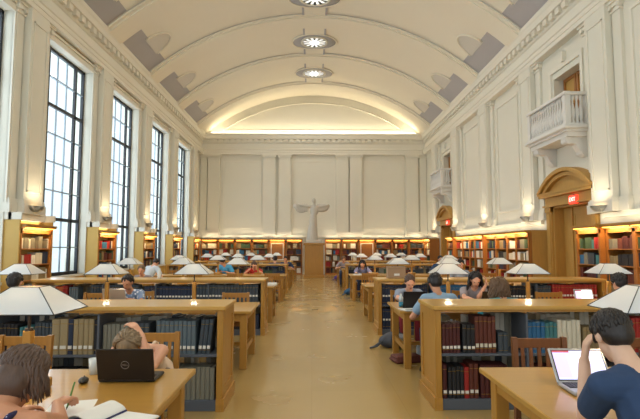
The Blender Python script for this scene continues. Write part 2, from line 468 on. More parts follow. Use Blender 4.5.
def frame(mb, u0, z0, u1, z1, X, t=.06, d=.03, v=0, m='moulding_paint'):
    for (a, b, e, f) in ((u0, z0, u0+t, z1), (u1-t, z0, u1, z1), (u0+t, z0, u1-t, z0+t), (u0+t, z1-t, u1-t, z1)):
        mb.box(a, v-d, b, e, v+.01, f, m, X)
XLEFT = Matrix(((0, -1, 0, XL), (1, 0, 0, 0), (0, 0, 1, 0), (0, 0, 0, 1)))      # u->y, v-> -x
XRIGHT = Matrix(((0, 1, 0, XR), (-1, 0, 0, 0), (0, 0, 1, 0), (0, 0, 0, 1)))     # u-> -y, v->x
XEND = Matrix.Translation((0, YE, 0))
WW, WZ0, WZ1 = 2.5, .82, 6.95
def left_wall():
    mb = MB()
    ys = [Y0]+[e for y in BAYS for e in (y-WW/2, y+WW/2)]+[YE+.4]
    for a, b in zip(ys[0::2], ys[1::2]): mb.box(XL-.6, a, 0, XL, b, 8.6, 'wall_paint')
    for y in BAYS:
        mb.box(XL-.6, y-WW/2, WZ1, XL, y+WW/2, 8.6, 'wall_paint'); mb.box(XL-.6, y-WW/2, 0, XL, y+WW/2, WZ0, 'dado_stone')
    mb.box(XL-.1, Y0, 8.6, XL, YE, 9.2, 'grey_paint_and_shade')
    o = structure(mb, 'wall_left', 'cream wall of tall windows and piers')
    for p in PIERS:
        q = MB()
        pilaster(q, p, .78, .22, 2.36, 7.22, XLEFT, True, False)
        for e in (-1, 1): pilaster(q, p+e*.56, .26, .07, 2.36, 7.22, XLEFT, False, True)
        q.build('pilaster', o)
        q = MB(); q.box(XL, p-.7, 0, XL+.1, p+.7, 2.26, 'dado_stone'); q.box(XL, p-.72, 2.2, XL+.17, p+.72, 2.36, 'moulding_paint')
        q.build('pier_base', o)
    for y in BAYS:
        q = MB(); t = .16
        for a, b in ((y-WW/2-t, y-WW/2), (y+WW/2, y+WW/2+t)): q.box(a, -.05, 2.36, b, .01, WZ1+t, 'moulding_paint', XLEFT)
        q.box(y-WW/2, -.05, WZ1, y+WW/2, .01, WZ1+t, 'moulding_paint', XLEFT)
        q.box(XL-.01, y-WW/2-.2, WZ1+t, XL+.1, y+WW/2+.2, WZ1+t+.06, 'moulding_paint')
        q.build('window_surround', o)
    for i, y in enumerate(BAYS):
        r = empty('window_%d' % (i+1), (XL-.25, y, WZ0)); r['kind'] = 'structure'; r['label'] = 'tall multi-pane window with dark metal bars'
        H = WZ1-WZ0; f = MB(); w = WW/2
        f.box(-.04, -w, 0, .04, -w+.07, H, 'window_frame'); f.box(-.04, w-.07, 0, .04, w, H, 'window_frame')
        f.box(-.04, -w, 0, .04, w, .08, 'window_frame'); f.box(-.04, -w, H-.08, .04, w, H, 'window_frame')
        f.build('window_frame', r)
        g = MB()
        for k in range(1, 5):
            u = -w+WW*k/5; t = .05 if k in (1, 4) else .013; g.box(-.035 if t > .02 else -.02, u-t, .05, .035 if t > .02 else .02, u+t, H-.05, 'window_frame' if t > .02 else 'glazing_bar')
        for k in range(1, 8):
            zz = H*k/8; t = .045 if k in (2, 6) else .016; g.box(-.035, -w, zz-t, .035, w, zz+t, 'window_frame' if t > .02 else 'glazing_bar')
        g.build('glazing_bars', r)
        g = MB(); g.box(-.006, -w+.03, .03, .006, w-.03, H-.03, 'window_glass'); g.build('glass_pane', r)
        g = MB(); g.box(-.3, -w, -.06, .3, w, .0, 'moulding_paint'); g.build('window_sill', r)
left_wall()
DOORB = [13.02, 24.95]
RP = [11.25+3.9*k for k in range(-4, 5)]
def right_wall():
    mb = MB(); T = .5
    cuts = []
    for y in DOORB: cuts.append((y-1.0, y+1.0))
    yy = Y0
    for a, b in cuts:
        mb.box(XR, yy, 0, XR+T, a, 8.6, 'wall_paint')
        mb.box(XR, a, 2.75, XR+T, b, 4.5, 'wall_paint')
        mb.box(XR, a, 4.5, XR+T, a+.32, 8.6, 'wall_paint'); mb.box(XR, b-.32, 4.5, XR+T, b, 8.6, 'wall_paint')
        mb.box(XR, a+.32, 6.42, XR+T, b-.32, 8.6, 'wall_paint')
        yy = b
    mb.box(XR, yy, 0, XR+T, YE+.4, 8.6, 'wall_paint')
    mb.box(XR, Y0, 8.6, XR+.1, YE, 9.2, 'grey_paint_and_shade')
    o = structure(mb, 'wall_right', 'pale panelled wall with pilasters and balconies')
    for p in RP:
        q = MB()
        pilaster(q, -p, .84, .22, 2.4, 7.22, XRIGHT, True, False)
        for e in (-1, 1): pilaster(q, -p+e*.6, .3, .07, 2.4, 7.22, XRIGHT, False, True)
        q.build('pilaster', o)
    q = MB(); y = Y0
    for a, b in ((Y0, 11.5), (14.6, 23.4), (26.6, YE)):
        q.box(XR-.09, a, 2.28, XR, b, 2.4, 'moulding_paint')
    q.build('dado_rail', o)
    for y in [b+1.95 for b in RP[:-1]]+DOORB:
        q = MB()
        if any(abs(y-b) < 1 and y != b for b in DOORB): continue
        if y in DOORB:
            frame(q, -y-.9, 4.9, -y+.9, 6.72, XRIGHT, .13, .05)
            q.box(XR-.12, y-.05, 6.7, XR, y+.05, 7.0, 'moulding_paint')
        else: frame(q, -y-.95, 2.85, -y+.95, 6.85, XRIGHT, .07, .035)
        q.build('wall_panel', o)
right_wall()
def end_wall():
    mb = MB(); mb.box(XL-.6, YE, 0, XR+.6, YE+.4, 8.6, 'wall_paint')
    n = 40; pts = [(XC+HW*(-1+2*k/n), vz(XC+HW*(-1+2*k/n))+.05) for k in range(n+1)]
    for i in range(n):
        (a, b), (c, d) = pts[i], pts[i+1]; mb.add([(a, YE, 8.4), (c, YE, 8.4), (c, YE, d), (a, YE, b)], [(0, 1, 2, 3)], 'wall_paint')
    o = structure(mb, 'wall_back', 'far end wall with paired pilasters under a lit arch')
    q = MB()
    for c in (-2.59, -1.66, 1.84, 2.65, -5.93, 6.07): pilaster(q, c, .72, .2, 2.3, 7.22, XEND, False, True)
    for c in (-6.56, 6.76): pilaster(q, c, .42, .1, 2.3, 7.22, XEND, False, True)
    q.build('pilaster', o)
    q = MB()
    for a, b in ((-5.4, -3.08), (-1.21, 1.4), (3.15, 5.6)): frame(q, a, 2.75, b, 6.85, XEND, .06, .03)
    q.box(XL, YE-.12, 2.2, XR, YE, 2.34, 'moulding_paint'); q.build('wall_panel', o)
    q = MB(); Rr = .5; pp = []       # tympanum moulding
    for k in range(41):
        x = XC+(HW-1.15)*(-1+2*k/40); z = 8.75+(vz(XC+ (x-XC)*HW/(HW-1.15))-ZS)*(1.72/(ZC-ZS)); pp.append((x, YE-.02, z))
    q.tube(pp, .05, 'moulding_paint', 6); q.tube([pp[0], pp[-1]], .05, 'moulding_paint', 6); q.build('tympanum_moulding', o)
end_wall()

# cornice uplights (cove strip at the end wall, rib-foot lamps)
def area(name, loc, rot, sx, sy, power, col, parent=None, spread=None):
    l = bpy.data.lights.new(name, 'AREA'); l.shape = 'RECTANGLE'; l.size = sx; l.size_y = sy; l.energy = power; l.color = col
    if spread: l.spread = spread
    o = bpy.data.objects.new(name, l); COL.objects.link(o); o.location = loc; o.rotation_euler = rot
    if parent: o.parent = parent
    return o
WARM = (1, .66, .30); WARMW = (1, .84, .58)
r = empty('cove_light', (XC, YE-.2, 8.5), 0, 'long warm cove strip light on the end wall cornice under the arch', 'cove light')
q = MB(); q.box(-6.2, -.06, .0, 6.2, .06, .05, 'strip_white'); q.build('tube', r)
area('glow', (0, -.05, .12), (pi+.25, 0, 0), 12.2, .12, 34, WARMW, r)
for i, y in enumerate(PIERS[3:]):
    for s_ in (-1, 1):
        w = ['nearest the viewer', 'on the second pier', 'on the third pier', 'on the fourth pier', 'next to the end wall', 'at the end'][i]
        x = XL+.33 if s_ < 0 else XR-.33
        r = empty('cornice_uplight', (x, y, 8.5), 0, 'warm uplight on the %s cornice at a rib foot, %s' % ('window-side' if s_ < 0 else 'balcony-side', w), 'uplight', 'cornice uplights at the rib feet')
        q = MB(); q.box(-.04, -.12, 0, .04, .12, .04, 'lamp_frame', bev=.01); q.build('housing', r)
        q = MB(); q.box(-.03, -.1, .04, .03, .1, .045, 'strip_white'); q.build('lens', r)
        area('glow', (-s_*.12, 0, .06), (pi, -s_*.22, 0), .1, .7, 16, (1, .88, .66), r)
mat('bowl_glow', 'fff0d0', .5, emis='ffe9c0', es=1.1)
# ------------------------------------------------------------ books
STUFF = MB(); BOOKN = [0]
def rowmat(loc, rz): return Matrix.Translation(loc) @ Matrix.Rotation(rz, 4, 'Z')
def stuff_row(X, x0, x1, yf, z, room, pal, wr=(.025, .05), dep=.2, gap=.1, back=False, hr=(.62, .9)):
    x = x0; c = random.choice(pal); run = 0
    while x < x1-.02:
        if run <= 0:
            c = random.choice(pal); run = random.randint(2, 7); w = random.uniform(*wr); h = room*random.uniform(*hr)
            if random.random() < gap: x += random.uniform(.05, .2)
        run -= 1
        if x+w > x1: break
        hh = h*random.uniform(.97, 1.0)
        if back: STUFF.box(x, yf, z, x+w*.92, yf+dep, z+hh, 'paper_edge' if random.random() < .45 else c, X)
        else: STUFF.box(x, yf+random.uniform(0, .012), z, x+w*.94, yf+dep, z+hh, c, X)
        x += w
UNIT = {}
def book_proto(m, label):
    if (m, label) in UNIT: return UNIT[(m, label)]
    mb = MB()      # unit book: x 0..1 thickness, y 0..1 depth (spine at y=0), z 0..1 height
    n = 5; sp = [(.5-.5*cos(pi*k/n), .05-.05*sin(pi*k/n)) for k in range(n+1)]
    poly = sp+[(1, 1), (.9, 1), (.9, .96), (.1, .96), (.1, 1), (0, 1)]
    vs = [(x, y, 0) for x, y in poly]+[(x, y, 1) for x, y in poly]; k = len(poly)
    fs = [(i, (i+1) % k, k+(i+1) % k, k+i) for i in range(k)]
    mb.add(vs, fs, m); cov = [0, 1, 2, 3, 4, 5, 6, 7, 8, 9, 10, 11]
    mb.add(vs, [cov[::-1]], m); mb.add(vs, [[k+i for i in cov]], m)
    mb.box(.1, .1, .97, .9, .955, .985, 'paper_edge')
    if m not in ('book_cream', 'book_white', 'book_grey'):
        for zz in (.12, .86): mb.box(.06, -.008, zz, .94, .05, zz+.012, 'brass')
    me = mb.mesh('book'); lm = None
    if label:
        q = MB(); b_ = label[2] if len(label) > 2 else .16; q.box(.14, -.022, b_, .86, .03, b_+label[1], label[0]); lm = q.mesh('spine_label')
    UNIT[(m, label)] = (me, lm); return UNIT[(m, label)]
def book(X, x, y, z, w, d, h, m, label, text, group, lean=0):
    me, lm = book_proto(m, label)
    o = bpy.data.objects.new('book', me); COL.objects.link(o)
    o.matrix_world = X @ Matrix.Translation((x, y, z)) @ Matrix.Rotation(lean, 4, 'Y') @ Matrix.Diagonal((w, d, h, 1))
    tag(o, text, 'book', group); BOOKN[0] += 1
    if lm:
        c = bpy.data.objects.new('spine_label', lm); COL.objects.link(c); c.parent = o
def run(X, x, y, z, n, w, h, m, label, text, group, jit=.03, lean=0, d=.21):
    """n bound volumes side by side, from x to the right; returns the next x"""
    if X.translation.y > 6: h = min(h*1.14, .37)
    for k in range(n):
        hh = h*(1+random.uniform(-jit, 0)); book(X, x, y+random.uniform(0, .008), z, w*.95, d, hh, m, label, text, group, lean)
        x += w+ (sin(lean)*.0)
    return x

# ------------------------------------------------------------ low double-sided bookcases
BC_H, BC_D, BC_L = 1.0, .65, 4.15
SH = [.10, .535]
def low_bookcase(x_aisle, y, side, label, div):
    """side -1: extends to the left of x_aisle, +1 to the right; origin at the aisle end, front face at y"""
    r = empty('low_bookcase', (x_aisle, y, 0), 0, label, 'bookcase', 'low double-sided bookcases')
    S = side; L = BC_L; D = BC_D
    def bx(q, a, y0, z0, b, y1, z1, m, bev=0): q.box(S*a, y0, z0, S*b, y1, z1, m, bev=bev)
    for e in (0, L-.05):
        q = MB(); bx(q, e, 0, 0, e+.05, D, BC_H-.04, 'oak_upright', .004)
        o = -1 if e == 0 else 1; a = e if e == 0 else e+.05
        for (y0, z0, y1, z1) in ((0, .12, .09, .955), (D-.09, .12, D, .955), (.09, .12, D-.09, .2), (.09, .87, D-.09, .955)):
            bx(q, a, y0, z0, a+o*.012, y1, z1, 'oak_upright')
        q.build('end_panel', r)
        q = MB(); bx(q, a+o*.001, -.012, 0, a+o*.03, D+.012, .12, 'oak'); bx(q, e, -.014, 0, e+.05, -.001, .12, 'oak'); q.build('plinth', r)
    q = MB(); bx(q, -.03, -.02, BC_H-.04, L+.03, D+.02, BC_H, 'oak_top', .006); q.build('top', r)
    for y0 in (.0, D-.02):
        q = MB(); bx(q, .05, y0, BC_H-.06, L-.05, y0+.02, BC_H-.04, 'oak'); q.build('apron', r)
    q = MB(); bx(q, .05, .005, .0, L-.05, D-.005, .1, 'shelf_metal', .003); q.build('base_shelf', r)
    q = MB(); bx(q, .05, .01, SH[1]-.025, L-.05, D-.01, SH[1], 'shelf_metal', .003); q.build('shelf', r)
    for u in div:
        q = MB(); bx(q, u-.01, .0, .1, u+.01, D, BC_H-.085, 'shelf_metal'); q.build('upright', r)
    return r
ROWS = [4.85, 8.95, 17.15, 21.25]
XA_L, XA_R = -.875, 1.22
ordn = ['nearest the viewer', 'second from the viewer', 'third from the viewer', 'fourth from the viewer', 'farthest from the viewer']
for k, y in enumerate(ROWS):
    low_bookcase(XA_L, y, -1, 'low oak bookcase left of the aisle, '+ordn[k], [.05+.95*j for j in range(1, 4)] if k else [1.2, 2.2, 3.2])
    low_bookcase(XA_R, y, 1, 'low oak bookcase right of the aisle, '+ordn[k], [.05+.95*j for j in range(1, 4)] if k else [.9, 1.9, 2.9])
WL = ('book_white', .09); WL2 = ('book_white', .09, .42)
def fill_individual():
    I = Matrix.Identity(4)
    # left bookcase of row one: x from -.99 leftwards. runs are given from left to right
    X = Matrix.Translation((.075, ROWS[0], 0)); z1 = SH[1]; z0 = SH[0]; yf = .03
    A = 'upper shelf, nearest left bookcase'; B = 'lower shelf, nearest left bookcase'
    x = run(X, -3.12, yf, z1, 5, .035, .30, 'book_black', None, 'thin black volume at the left end of the '+A, 'black volumes on the nearest left bookcase')
    x = run(X, x+.02, yf, z1, 4, .033, .27, 'book_teal', WL, 'teal volume with pale label beside black ones on the '+A, 'teal volumes on the nearest left bookcase')
    x = run(X, x+.01, yf, z1, 5, .035, .31, 'book_slate', None, 'slate volume left of the pair of thick beige ones, '+A, 'slate volumes on the nearest left bookcase')
    x = run(X, -2.62, yf, z1, 2, .082, .345, 'book_beige', WL, 'thick beige volume, one of a pair on the '+A, 'thick beige volumes')
    x = run(X, x, yf, z1, 1, .05, .345, 'book_navy', WL, 'single dark blue volume between beige volumes on the '+A, None)
    x = run(X, x, yf, z1, 4, .05, .345, 'book_beige', WL, 'beige volume with white label, in a run of four, '+A, 'beige volumes of a run of four')
    x = run(X, x+.0, yf, z1, 1, .04, .33, 'book_black', None, 'single black volume against the metal upright on the '+A, None)
    x = run(X, -2.12, yf, z1, 6, .042, .29, 'book_grey', None, 'grey volume just right of the metal upright on the '+A, 'grey volumes right of the upright')
    x = run(X, x, yf, z1, 4, .05, .30, 'book_slate', None, 'dark slate volume behind the bowed reader on the '+A, 'slate volumes behind the bowed reader')
    x = run(X, -1.60, yf, z1, 9, .043, .325, 'book_greyblue', WL, 'grey-blue volume with pale label near the aisle on the '+A, 'grey-blue volumes by the aisle')
    x = run(X, x+.02, yf, z1, 3, .04, .345, 'book_slate', WL, 'tall slate volume leaning at the aisle end of the '+A, 'leaning slate volumes', lean=.1)
    for a, b, c, m, h, nm in ((-3.12, 9, .042, 'book_slate', .27, 'slate'), (-2.72, 12, .045, 'book_black', .28, 'black'), (-2.12, 9, .044, 'book_slate', .3, 'slate'), (-1.7, 15, .045, 'book_grey', .31, 'grey')):
        run(X, a, yf, z0, b, c, h, m, None if m != 'book_grey' else None, '%s bound volume %s on the %s' % (nm, 'behind the writing woman' if a < -2.8 else 'left of the laptop' if a < -2.3 else 'under the bowed reader' if a < -1.8 else 'near the aisle', B), '%s volumes on the lower shelf, run at %s' % (nm, 'far left' if a < -2.8 else 'left' if a < -2.3 else 'middle' if a < -1.8 else 'aisle end'))
    # right bookcase row one
    X = Matrix.Translation((.10, ROWS[0], 0))
    A = 'upper shelf, nearest right bookcase'; B = 'lower shelf, nearest right bookcase'
    x = run(X, 1.185, yf, z1, 5, .037, .29, 'book_maroon', WL, 'maroon volume at the aisle end of the '+A, 'maroon volumes by the aisle')
    x = run(X, x+.02, yf, z1, 3, .042, .28, 'book_black', WL, 'black volume between maroon and tall brown ones on the '+A, 'black volumes on the nearest right bookcase')
    x = run(X, x, yf, z1, 5, .042, .36, 'book_brown', ('book_cream', .1), 'tall red-brown volume with pale label on the '+A, 'tall red-brown volumes')
    x = run(X, x+.02, yf, z1, 2, .05, .2, 'book_slate', None, 'short dark volume beside tall red-brown ones on the '+A, 'short dark volumes')
    x = run(X, 2.045, yf, z1, 4, .043, .30, 'book_blue', WL, 'bright blue volume on the '+A, 'bright blue volumes')
    x = run(X, x, yf, z1, 3, .042, .30, 'book_teal', WL, 'teal green volume beside bright blue ones on the '+A, 'teal volumes beside the blue ones')
    x = run(X, x, yf, z1, 5, .047, .32, 'book_cream', None, 'thick cream volume in a run on the '+A, 'thick cream volumes')
    x = run(X, x+.02, yf, z1, 5, .04, .25, 'book_tan', None, 'tan volume right of the cream ones on the '+A, 'tan volumes right of the cream run')
    x = run(X, 3.04, yf, z1, 6, .045, .34, 'book_red', WL, 'bright red volume behind the big lamp shade on the '+A, 'bright red volumes')
    x = run(X, 1.185, yf, z0, 1, .045, .33, 'book_maroon', WL, 'single maroon volume at the aisle end of the '+B, None)
    x = run(X, x+.01, yf, z0, 4, .04, .31, 'book_black', WL, 'black volume with white label on the '+B, 'black volumes, lower shelf right')
    x = run(X, x, yf, z0, 1, .05, .30, 'book_red', WL, 'single bright red volume among black ones on the '+B, None)
    x = run(X, x, yf, z0, 2, .045, .34, 'book_brown', WL, 'brown volume right of the single red one on the '+B, 'brown volumes, lower shelf right')
    x = run(X, x+.02, yf, z0, 6, .045, .32, 'book_maroon', None, 'maroon volume behind the table corner on the '+B, 'maroon volumes, lower shelf right')
    x = run(X, 2.045, yf, z0, 14, .045, .3, 'book_maroon', None, 'maroon volume behind the slatted chair on the '+B, 'maroon volumes behind the slatted chair')
    # row two, left: dark volumes with white labels, coloured ones to the left
    X = Matrix.Translation((.075, ROWS[1], 0))
    A = 'upper shelf, second left bookcase'; AR = 'upper shelf, second right bookcase'
    x = run(X, -5.02, yf, z1, 7, .04, .3, 'book_white', None, 'white volume at the far left of the '+A, 'white volumes, second left bookcase')
    x = run(X, x+.02, yf, z1, 3, .045, .3, 'book_orange', None, 'orange volume on the '+A, 'orange volumes')
    x = run(X, x, yf, z1, 2, .045, .32, 'book_red', None, 'red volume right of the orange ones on the '+A, 'red volumes, second left bookcase')
    x = run(X, x+.03, yf, z1, 4, .04, .29, 'book_greyblue', None, 'grey-blue volume right of the red ones on the '+A, 'grey-blue volumes, second left bookcase')
    x = run(X, -4.08, yf, z1, 16, .054, .33, 'book_slate', WL2, 'slate volume with white label left of the patterned shirt, '+A, 'slate volumes, second left bookcase')
    x = run(X, -3.12, yf, z1, 16, .056, .30, 'book_navy', WL2, 'navy volume with white label behind the patterned shirt, '+A, 'navy volumes, second left bookcase')
    x = run(X, -2.17, yf, z1, 20, .056, .32, 'book_slate', WL2, 'slate volume with white label towards the aisle on the '+A, 'slate volumes towards the aisle')
    X = Matrix.Translation((.10, ROWS[1], 0))
    x = run(X, 1.185, yf, z1, 16, .052, .31, 'book_navy', WL2, 'navy volume behind the black laptop, '+AR, 'navy volumes, second right bookcase')
    x = run(X, 2.10, yf, z1, 16, .054, .31, 'book_blue', None, 'blue volume behind the grey-rose top, '+AR, 'blue volumes, second right bookcase')
    x = run(X, 3.04, yf, z1, 17, .054, .29, 'book_black', WL2, 'black volume behind the wavy-haired reader, '+AR, 'black volumes, second right bookcase')
    x = run(X, 4.0, yf, z1, 6, .05, .3, 'book_slate', None, 'slate volume left of the red run on the '+AR, 'slate volumes, second right bookcase')
    x = run(X, x+.02, yf, z1, 16, .052, .32, 'book_red', WL2, 'red volume at the far right of the '+AR, 'red volumes, second right bookcase')
    x = run(X, 1.185, yf, z0, 16, .052, .33, 'book_navy', WL2, 'navy volume on the lower shelf of the second right bookcase', 'navy volumes, lower shelf of the second right bookcase')
fill_individual()
DARK = ['book_navy', 'book_black', 'book_slate', 'book_brown', 'book_maroon', 'book_green', 'book_grey', 'book_tan']
ALL = list(BOOKC)
for k, y in enumerate(ROWS):
    for S in (-1, 1):
        xa = XA_L if S < 0 else XA_R; X = Matrix.Translation((0, y, 0))
        a, b = (xa-BC_L+.07, xa-.07) if S < 0 else (xa+.07, xa+BC_L-.07)
        for j, z in enumerate(SH):
            room = SH[1]-SH[0]-.03 if j == 0 else BC_H-.085-SH[1]
            stuff_row(X, a, b, .36, z, room, ['book_grey', 'book_tan', 'book_beige', 'book_slate'], (.035, .055), .22, .05, True, hr=(.8, .97))
            if k >= 2 or (k == 1 and j == 0 and S < 0): stuff_row(X, a, b, .03, z, room, DARK, (.03, .055), .22, .12)
            if k == 1 and j == 0 and S > 0: stuff_row(X, a+.95, b, .03, z, room, DARK, (.03, .055), .22, .12)
            if k == 0 and j == 0 and S > 0: stuff_row(X, 2.75, b, .03, z, room, DARK, (.03, .055), .22, .12)
            if k == 0 and S > 0 and j == 1: stuff_row(X, 3.35, b, .03, z, room, DARK, (.03, .055), .22, .12)
            if k == 0 and S < 0: stuff_row(X, a, -3.2, .03, z, room, DARK, (.03, .055), .22, .12)

# ------------------------------------------------------------ wall bookcases
WH = 2.1
def wall_case_mesh(w, d=.42, project=0):
    """origin at floor centre of the FRONT face; front faces -y, back at +d"""
    P = []
    q = MB(); h = w/2; y0 = -project
    for e in (-1, 1): q.box(e*h, y0, 0, e*(h-.05), d, WH-.12, 'oak_wall')
    q.box(-h+.05, d-.02, 0, h-.05, d, WH-.12, 'oak_wall'); q.box(-h+.05, y0+.02, 0, h-.05, d-.02, .1, 'oak_wall')
    q.box(-h, y0, WH-.2, h, y0+.03, WH-.12, 'oak_wall')
    P.append(('case', q))
    q = MB(); q.box(-h, y0-.02, WH-.12, h, d, WH-.07, 'oak_wall'); q.box(-h, y0-.1, WH-.07, h, d, WH-.03, 'oak'); q.box(-h, y0-.12, WH-.03, h, d, WH, 'oak')
    P.append(('cornice', q))
    for k in range(1, 6):
        q = MB(); z = .1+k*.36
        if z < WH-.25: q.box(-h+.05, y0+.02, z-.012, h-.05, d-.02, z+.012, 'oak_wall'); P.append(('shelf', q))
    q = MB(); q.box(-h+.06, y0-.09, WH-.085, h-.06, y0-.05, WH-.072, 'strip_warm'); P.append(('light_strip', q))
    return P
def wall_case(w, loc, rz, label, group, project=0, light=True, panel=False, glow=7, d=.42):
    r = empty('wall_bookcase', loc, rz, label, 'bookcase', group)
    for n, q in wall_case_mesh(w, d, project): q.build(n, r)
    if panel:
        q = MB(); q.box(-w/2+.05, -project+.005, .8, w/2-.05, -project+.03, WH-.2, 'oak_wall'); frame(q, -w/2+.1, .85, w/2-.1, WH-.25, None, .05, .015, -project); q.build('panel', r)
    else:
        X = rowmat(loc, rz)
        for k in range(0, 5):
            stuff_row(X, -w/2+.06, w/2-.06, -project+.04, .112+k*.36 if k else .1, .33, random.choice([ALL, DARK, ['book_red', 'book_maroon', 'book_cream', 'book_navy', 'book_blue', 'book_white'], ['book_cream', 'book_tan', 'book_grey', 'book_white']]), (.025, .06), .2, .18)
    if light:
        area('glow', (0, -project-.1, WH-.09), (.35, 0, 0), w*.8, .05, glow, WARM, r)
        area('wall_glow', (0, .2, WH+.04), (pi+.0, 0, 0), w*.8, .1, glow*(.75 if rz == 0 else .33 if rz < 0 else .2), WARMW, r)
    return r
# left: one case against each pier
for i, p in enumerate(PIERS[1:]):
    n = ['out of view', 'out of view', 'beside the first lamp', 'on the second pier in view', 'on the third pier in view', 'on the fourth pier in view', 'on the pier beside the end wall', 'at the end'][i+ (0 if len(PIERS) == 9 else 0)]
    if p < 3 or p > 28: continue
    wall_case(1.3, (XL+.36, p, 0), pi/2, 'tall bookcase with lit cornice between windows, '+{3: 'outside the first window'}.get(i, n), 'tall bookcases between the windows', glow=9, d=.32)
q = None
for p in PIERS[1:]:
    for e in (-1, 1):
        q = MB(); q.box(XL+.1, p+e*.655, 0, XL+.35, p+e*.705, 2.2, 'dado_stone'); q.box(XL+.1, p+e*.655, 2.2, XL+.39, p+e*.72, 2.36, 'moulding_paint')
        o = q.build('trim_%d' % (10+PIERS.index(p)*2+(e+1)//2)); tag(o, 'ochre stone cheek beside a window bookcase', None, None, 'structure')
# right wall
def right_run(ys, group, where):
    for j, y in enumerate(ys):
        pr = .0
        for p in RP:
            if abs(y-p) < .5: pr = .12
        wall_case(.98, (XR-.44, y, 0), -pi/2, '%s %s, %s from the near end' % ('projecting bookcase' if pr else 'flat bookcase', where, ['first', 'second', 'third', 'fourth', 'fifth', 'sixth', 'seventh', 'eighth', 'ninth'][j]), group, pr, glow=7)
near = [11.33-.98*k for k in range(0, 8)]
right_run(near[::-1], 'bookcases right of the near doorway', 'on the right wall before the doorways')
right_run([14.93+.98*k for k in range(0, 9)][1:] if False else [14.93+.98*k for k in range(0, 9)], 'bookcases between the two doorways', 'on the right wall between the doorways')
q = MB(); q.box(XR-.46, 14.41, 0, XR, 14.435, 2.1, 'oak_door'); o = q.build('trim_60'); tag(o, 'plain wooden panel closing the bookcase run', None, None, 'structure')
right_run([27.15, 28.1], 'bookcases past the far doorway', 'past the far doorway')
# end wall
xs = [XL+.75+1.0*k for k in range(0, 6)]+[XR-.75-1.0*k for k in range(0, 6)][::-1]
for j, x in enumerate(sorted(xs)):
    wall_case(.96, (x, YE-.56, 0), 0, 'tall %sbookcase against the end wall, %s from the left' % ('panelled ' if j in (4, 8) else '', ['first', 'second', 'third', 'fourth', 'fifth', 'sixth', 'seventh', 'eighth', 'ninth', 'tenth', 'eleventh', 'twelfth'][j]), 'bookcases along the end wall', panel=j in (4, 8), glow=4)

# uplight bowls over the bookcases
for i, p in enumerate(PIERS):
    if p < 6: continue
    for S in (-1, 1):
        p = RP[i] if S > 0 else PIERS[i]
        nm = 'nearest pier' if p < 8 else ['', '', 'first pier in view', 'first pier in view', 'first pier in view', 'second pier in view', 'third pier in view', 'fourth pier in view', 'pier beside the end wall'][i]
        x = XL+.27 if S < 0 else XR-.27
        r = empty('wall_uplight', (x, p, 2.40), 0, 'white half-bowl uplight on the %s of the %s wall' % (nm, 'window' if S < 0 else 'balcony'), 'wall light', 'half-bowl uplights on the pilasters')
        q = MB(); n = 12; vs = []
        for a, z in ((.03, 0), (.10, .03), (.16, .08), (.19, .15)):
            vs += [(-S*a*1.0*sin(pi*k/n), a*1.5*cos(pi*k/n), z) for k in range(n+1)]
        m_ = n+1; fs = [(i_*m_+k, i_*m_+k+1, (i_+1)*m_+k+1, (i_+1)*m_+k) for i_ in range(3) for k in range(n)]
        q.add(vs, fs+[f[::-1] for f in fs], 'moulding_paint', True); q.build('bowl', r)
        q = MB(); vs = [(-S*.15*sin(pi*k/n), .24*cos(pi*k/n), .12) for k in range(n+1)]; q.add(vs, [list(range(n+1)), list(range(n+1))[::-1]], 'bowl_glow'); q.build('bulb', r)
        area('glow', (-S*.26, 0, .28), (pi, S*.12, 0), .2, .5, 4, WARMW, r)

